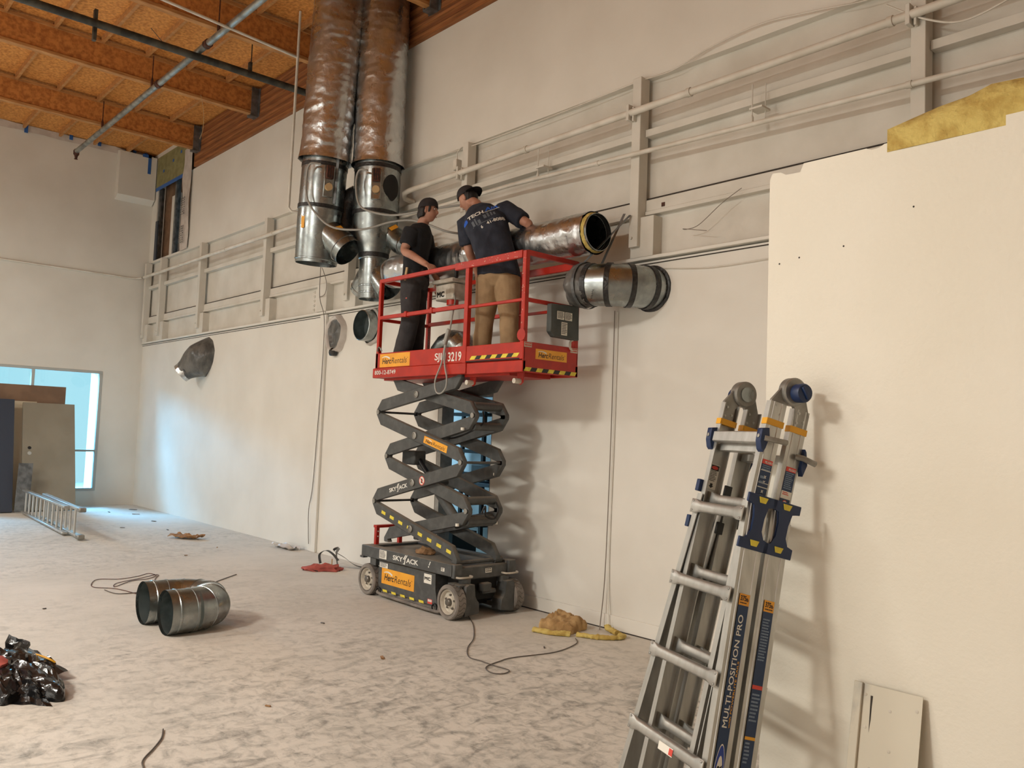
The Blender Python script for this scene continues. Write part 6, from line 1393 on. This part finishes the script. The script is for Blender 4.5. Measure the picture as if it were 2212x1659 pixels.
# ---- left worker: one hand on the top rail, looking over at his colleague
pf, ps, _ = basis((.80, .60, 0)); cf, cs, cu = basis((.82, .56, -.12)); hf, hs, hu = basis((.80, .60, -.06))
J = dict(pf=pf, ps=ps, cf=cf, cs=cs, hf=hf, hs=hs, hu=hu, hip=(-6.94, 4.83, 3.19), waist=(-6.935, 4.82, 3.37), chest=(-6.90, 4.81, 3.57), neck=(-6.855, 4.82, 3.715), head=(-6.795, 4.845, 3.853),
    rs=(-6.835, 4.675, 3.60), re=(-6.845, 4.615, 3.41), rw=(-6.475, 4.625, 3.225), ls=(-7.0, 4.97, 3.62), le=(-7.0, 5.04, 3.37), lw=(-6.86, 5.05, 3.17),
    rh=(-6.90, 4.745, 3.09), lh=(-7.0, 4.90, 3.10), rk=(-6.885, 4.745, 2.72), lk=(-7.02, 4.92, 2.75), ra=(-6.99, 4.72, 2.32), la=(-7.06, 4.93, 2.32),
    hands=[((-6.475, 4.625, 3.225), (.86, -.16, -.30), (.22, -.28, .93), (.35, .93, .15), (.55, .55, .4), .0), ((-6.86, 5.05, 3.17), (.4, -.1, -.9), (.6, .7, .2), (.4, -.6, .1), (.35, .4, .3), .0)],
    shirt=M['tee_black'], trousers=M['work_trouser'], seed=2, capdir=1.3, brim=-0, hair=1, hem=.01, fit=.94, wr=.009, sleeve=.66, legr=(.105, .094, .085, .086, .084))
w1, sh1, tr1 = person('person', 'worker in black tee, dark work trousers and cap holding the lift rail', J)
b = NB(); bar(b, (-6.84, 4.650, 3.25), (-6.86, 4.645, 3.12), (1, 0, 0), .03, .016, .005); hm = tag(mk('hammer', b, M['wood']), 'wooden tool handle hanging at the left worker belt', 'hammer')
b = NB(); b.faces.new([b.verts.new(V((-6.775, 4.612, 2.93)) + V((.014 * cos(a), 0, .008 * sin(a)))) for a in [PI / 6 * i for i in range(12)]]); mk('brand_tab', b, M['rag'], tr1, smooth=False)
# ---- right worker: back to us, leaning left over the duct
pf, ps, _ = basis((-.52, .85, 0)); cf, cs, cu = basis((-.60, .78, -.16), (-.24, -.12, .96)); hf, hs, hu = basis((-.86, -.22, -.50))
J = dict(pf=pf, ps=ps, cf=cf, cs=cs, hf=hf, hs=hs, hu=hu, hip=(-5.66, 4.83, 3.085), waist=(-5.71, 4.82, 3.28), chest=(-5.86, 4.83, 3.565), neck=(-6.02, 4.87, 3.765), head=(-6.20, 4.87, 3.868),
    ls=(-6.08, 4.76, 3.585), le=(-6.055, 4.80, 3.33), lw=(-6.10, 4.955, 3.14), rs=(-5.75, 4.97, 3.70), re=(-5.505, 5.02, 3.545), rw=(-5.60, 5.14, 3.57),
    lh=(-5.735, 4.79, 2.98), rh=(-5.585, 4.87, 2.98), lk=(-5.785, 4.80, 2.70), rk=(-5.535, 4.87, 2.70), la=(-5.80, 4.78, 2.32), ra=(-5.50, 4.86, 2.35),
    hands=[((-6.10, 4.955, 3.14), (-.3, .5, -.8), (-.5, -.8, 0), (.9, .1, .2), (.3, .4, .3), .0), ((-5.60, 5.14, 3.575), (-.75, .62, .02), (.0, .0, 1), (-.62, -.75, 0), (.2, .25, .25), .0)],
    shirt=M['tee_navy'], trousers=M['khaki'], seed=9, capdir=1, brim=-1, hair=0, hem=.035, fit=1.06, sleeve=.80, wr=.0095, fold=(1, 1, .4), legr=(.118, .104, .084, .082, .076))
w2, sh2, tr2 = person('person', 'worker in navy printed tee, khaki trousers and backward cap reaching over the duct', J)
# print on the back of the navy shirt, wrapped on the cloth
me = sh2.data; base = BASE[sh2.name]
bvh = BVHTree.FromPolygons([v.co + base for v in me.vertices], [tuple(p.vertices) for p in me.polygons])
chest = V((-5.86, 4.83, 3.565)); TU = (chest - V((-5.71, 4.82, 3.28))).normalized(); bkn = -(cf - TU * cf.dot(TU)).normalized(); TX = TU.cross(bkn).normalized()
TX = (TX + TU * .16).normalized(); TU = bkn.cross(TX)
def on_shirt(name, s, x, y, w, h, mat, bold=.02, shear=0, shapes=None):
    t = NB()
    if s: add_text(t, s, V((x, y, 0)), V((1, 0, 0)), V((0, 1, 0)), w, h, bold, shear, lift=0)
    for sh_ in shapes or (): t.faces.new([t.verts.new((px_, py_, 0)) for px_, py_ in sh_])
    bmesh.ops.triangulate(t, faces=t.faces[:])
    long = [e for e in t.edges if e.calc_length() > .02]
    if long: bmesh.ops.subdivide_edges(t, edges=long, cuts=2)
    for v in t.verts:
        p = chest + TX * (v.co.x * 1.28 + .0) + TU * (v.co.y * 1.28 - .035) + bkn * .5; hit = bvh.ray_cast(p, -bkn)
        v.co = (hit[0] if hit[0] else p - bkn * .37) + bkn * .0025
    return mk(name, t, mat, sh2, smooth=False, normals=False)
M['logo_blue'] = P('logo_blue', (38, 92, 190), .8); M['logo_dark'] = P('logo_grey', (92, 98, 106), .85)
on_shirt('back_print', 'TECH', -.105, .045, .125, .042, M['white_ink'], .03, .1); on_shirt('back_print', 'AIR', .03, .058, .10, .042, M['logo_blue'], .03, .2)
def box2(x, y, w, h): return [(x, y), (x + w, y), (x + w, y + h), (x, y + h)]
on_shirt('back_print', None, 0, 0, 0, 0, M['logo_blue'], shapes=[[(-.125 + .03 * cos(a), .057 + .022 * sin(a)) for a in [PI * .45 + PI * 1.15 * i / 10 for i in range(11)]] + [(-.118 + .018 * cos(a), .06 + .014 * sin(a)) for a in [PI * 1.6 - PI * 1.15 * i / 10 for i in range(11)]]])
on_shirt('back_print', None, 0, 0, 0, 0, M['white_ink'], shapes=[box2(.02, .050, .115, .004)])
on_shirt('back_print', None, 0, 0, 0, 0, M['logo_dark'], shapes=[box2(-.095, -.03, .018, .045), box2(-.07, -.03, .012, .055), box2(-.05, -.03, .02, .03), box2(.0, -.01, .022, .035), box2(.03, -.01, .014, .05), box2(.055, -.01, .012, .045), box2(.075, -.01, .014, .03), box2(-.1, -.037, .24, .005)])
on_shirt('back_print', '41-8088', .0, -.068, .13, .026, M['white_ink'], .02); on_shirt('back_print', '6', -.048, -.075, .014, .026, M['white_ink'], .02)
# back pockets on the khakis
b = NB(); bar(b, (-5.585, 4.752, 3.02), (-5.50, 4.80, 3.02), (0, 0, 1), .006, .004); mk('pocket_seam', b, M['crack_and_shade'], tr2, smooth=False)
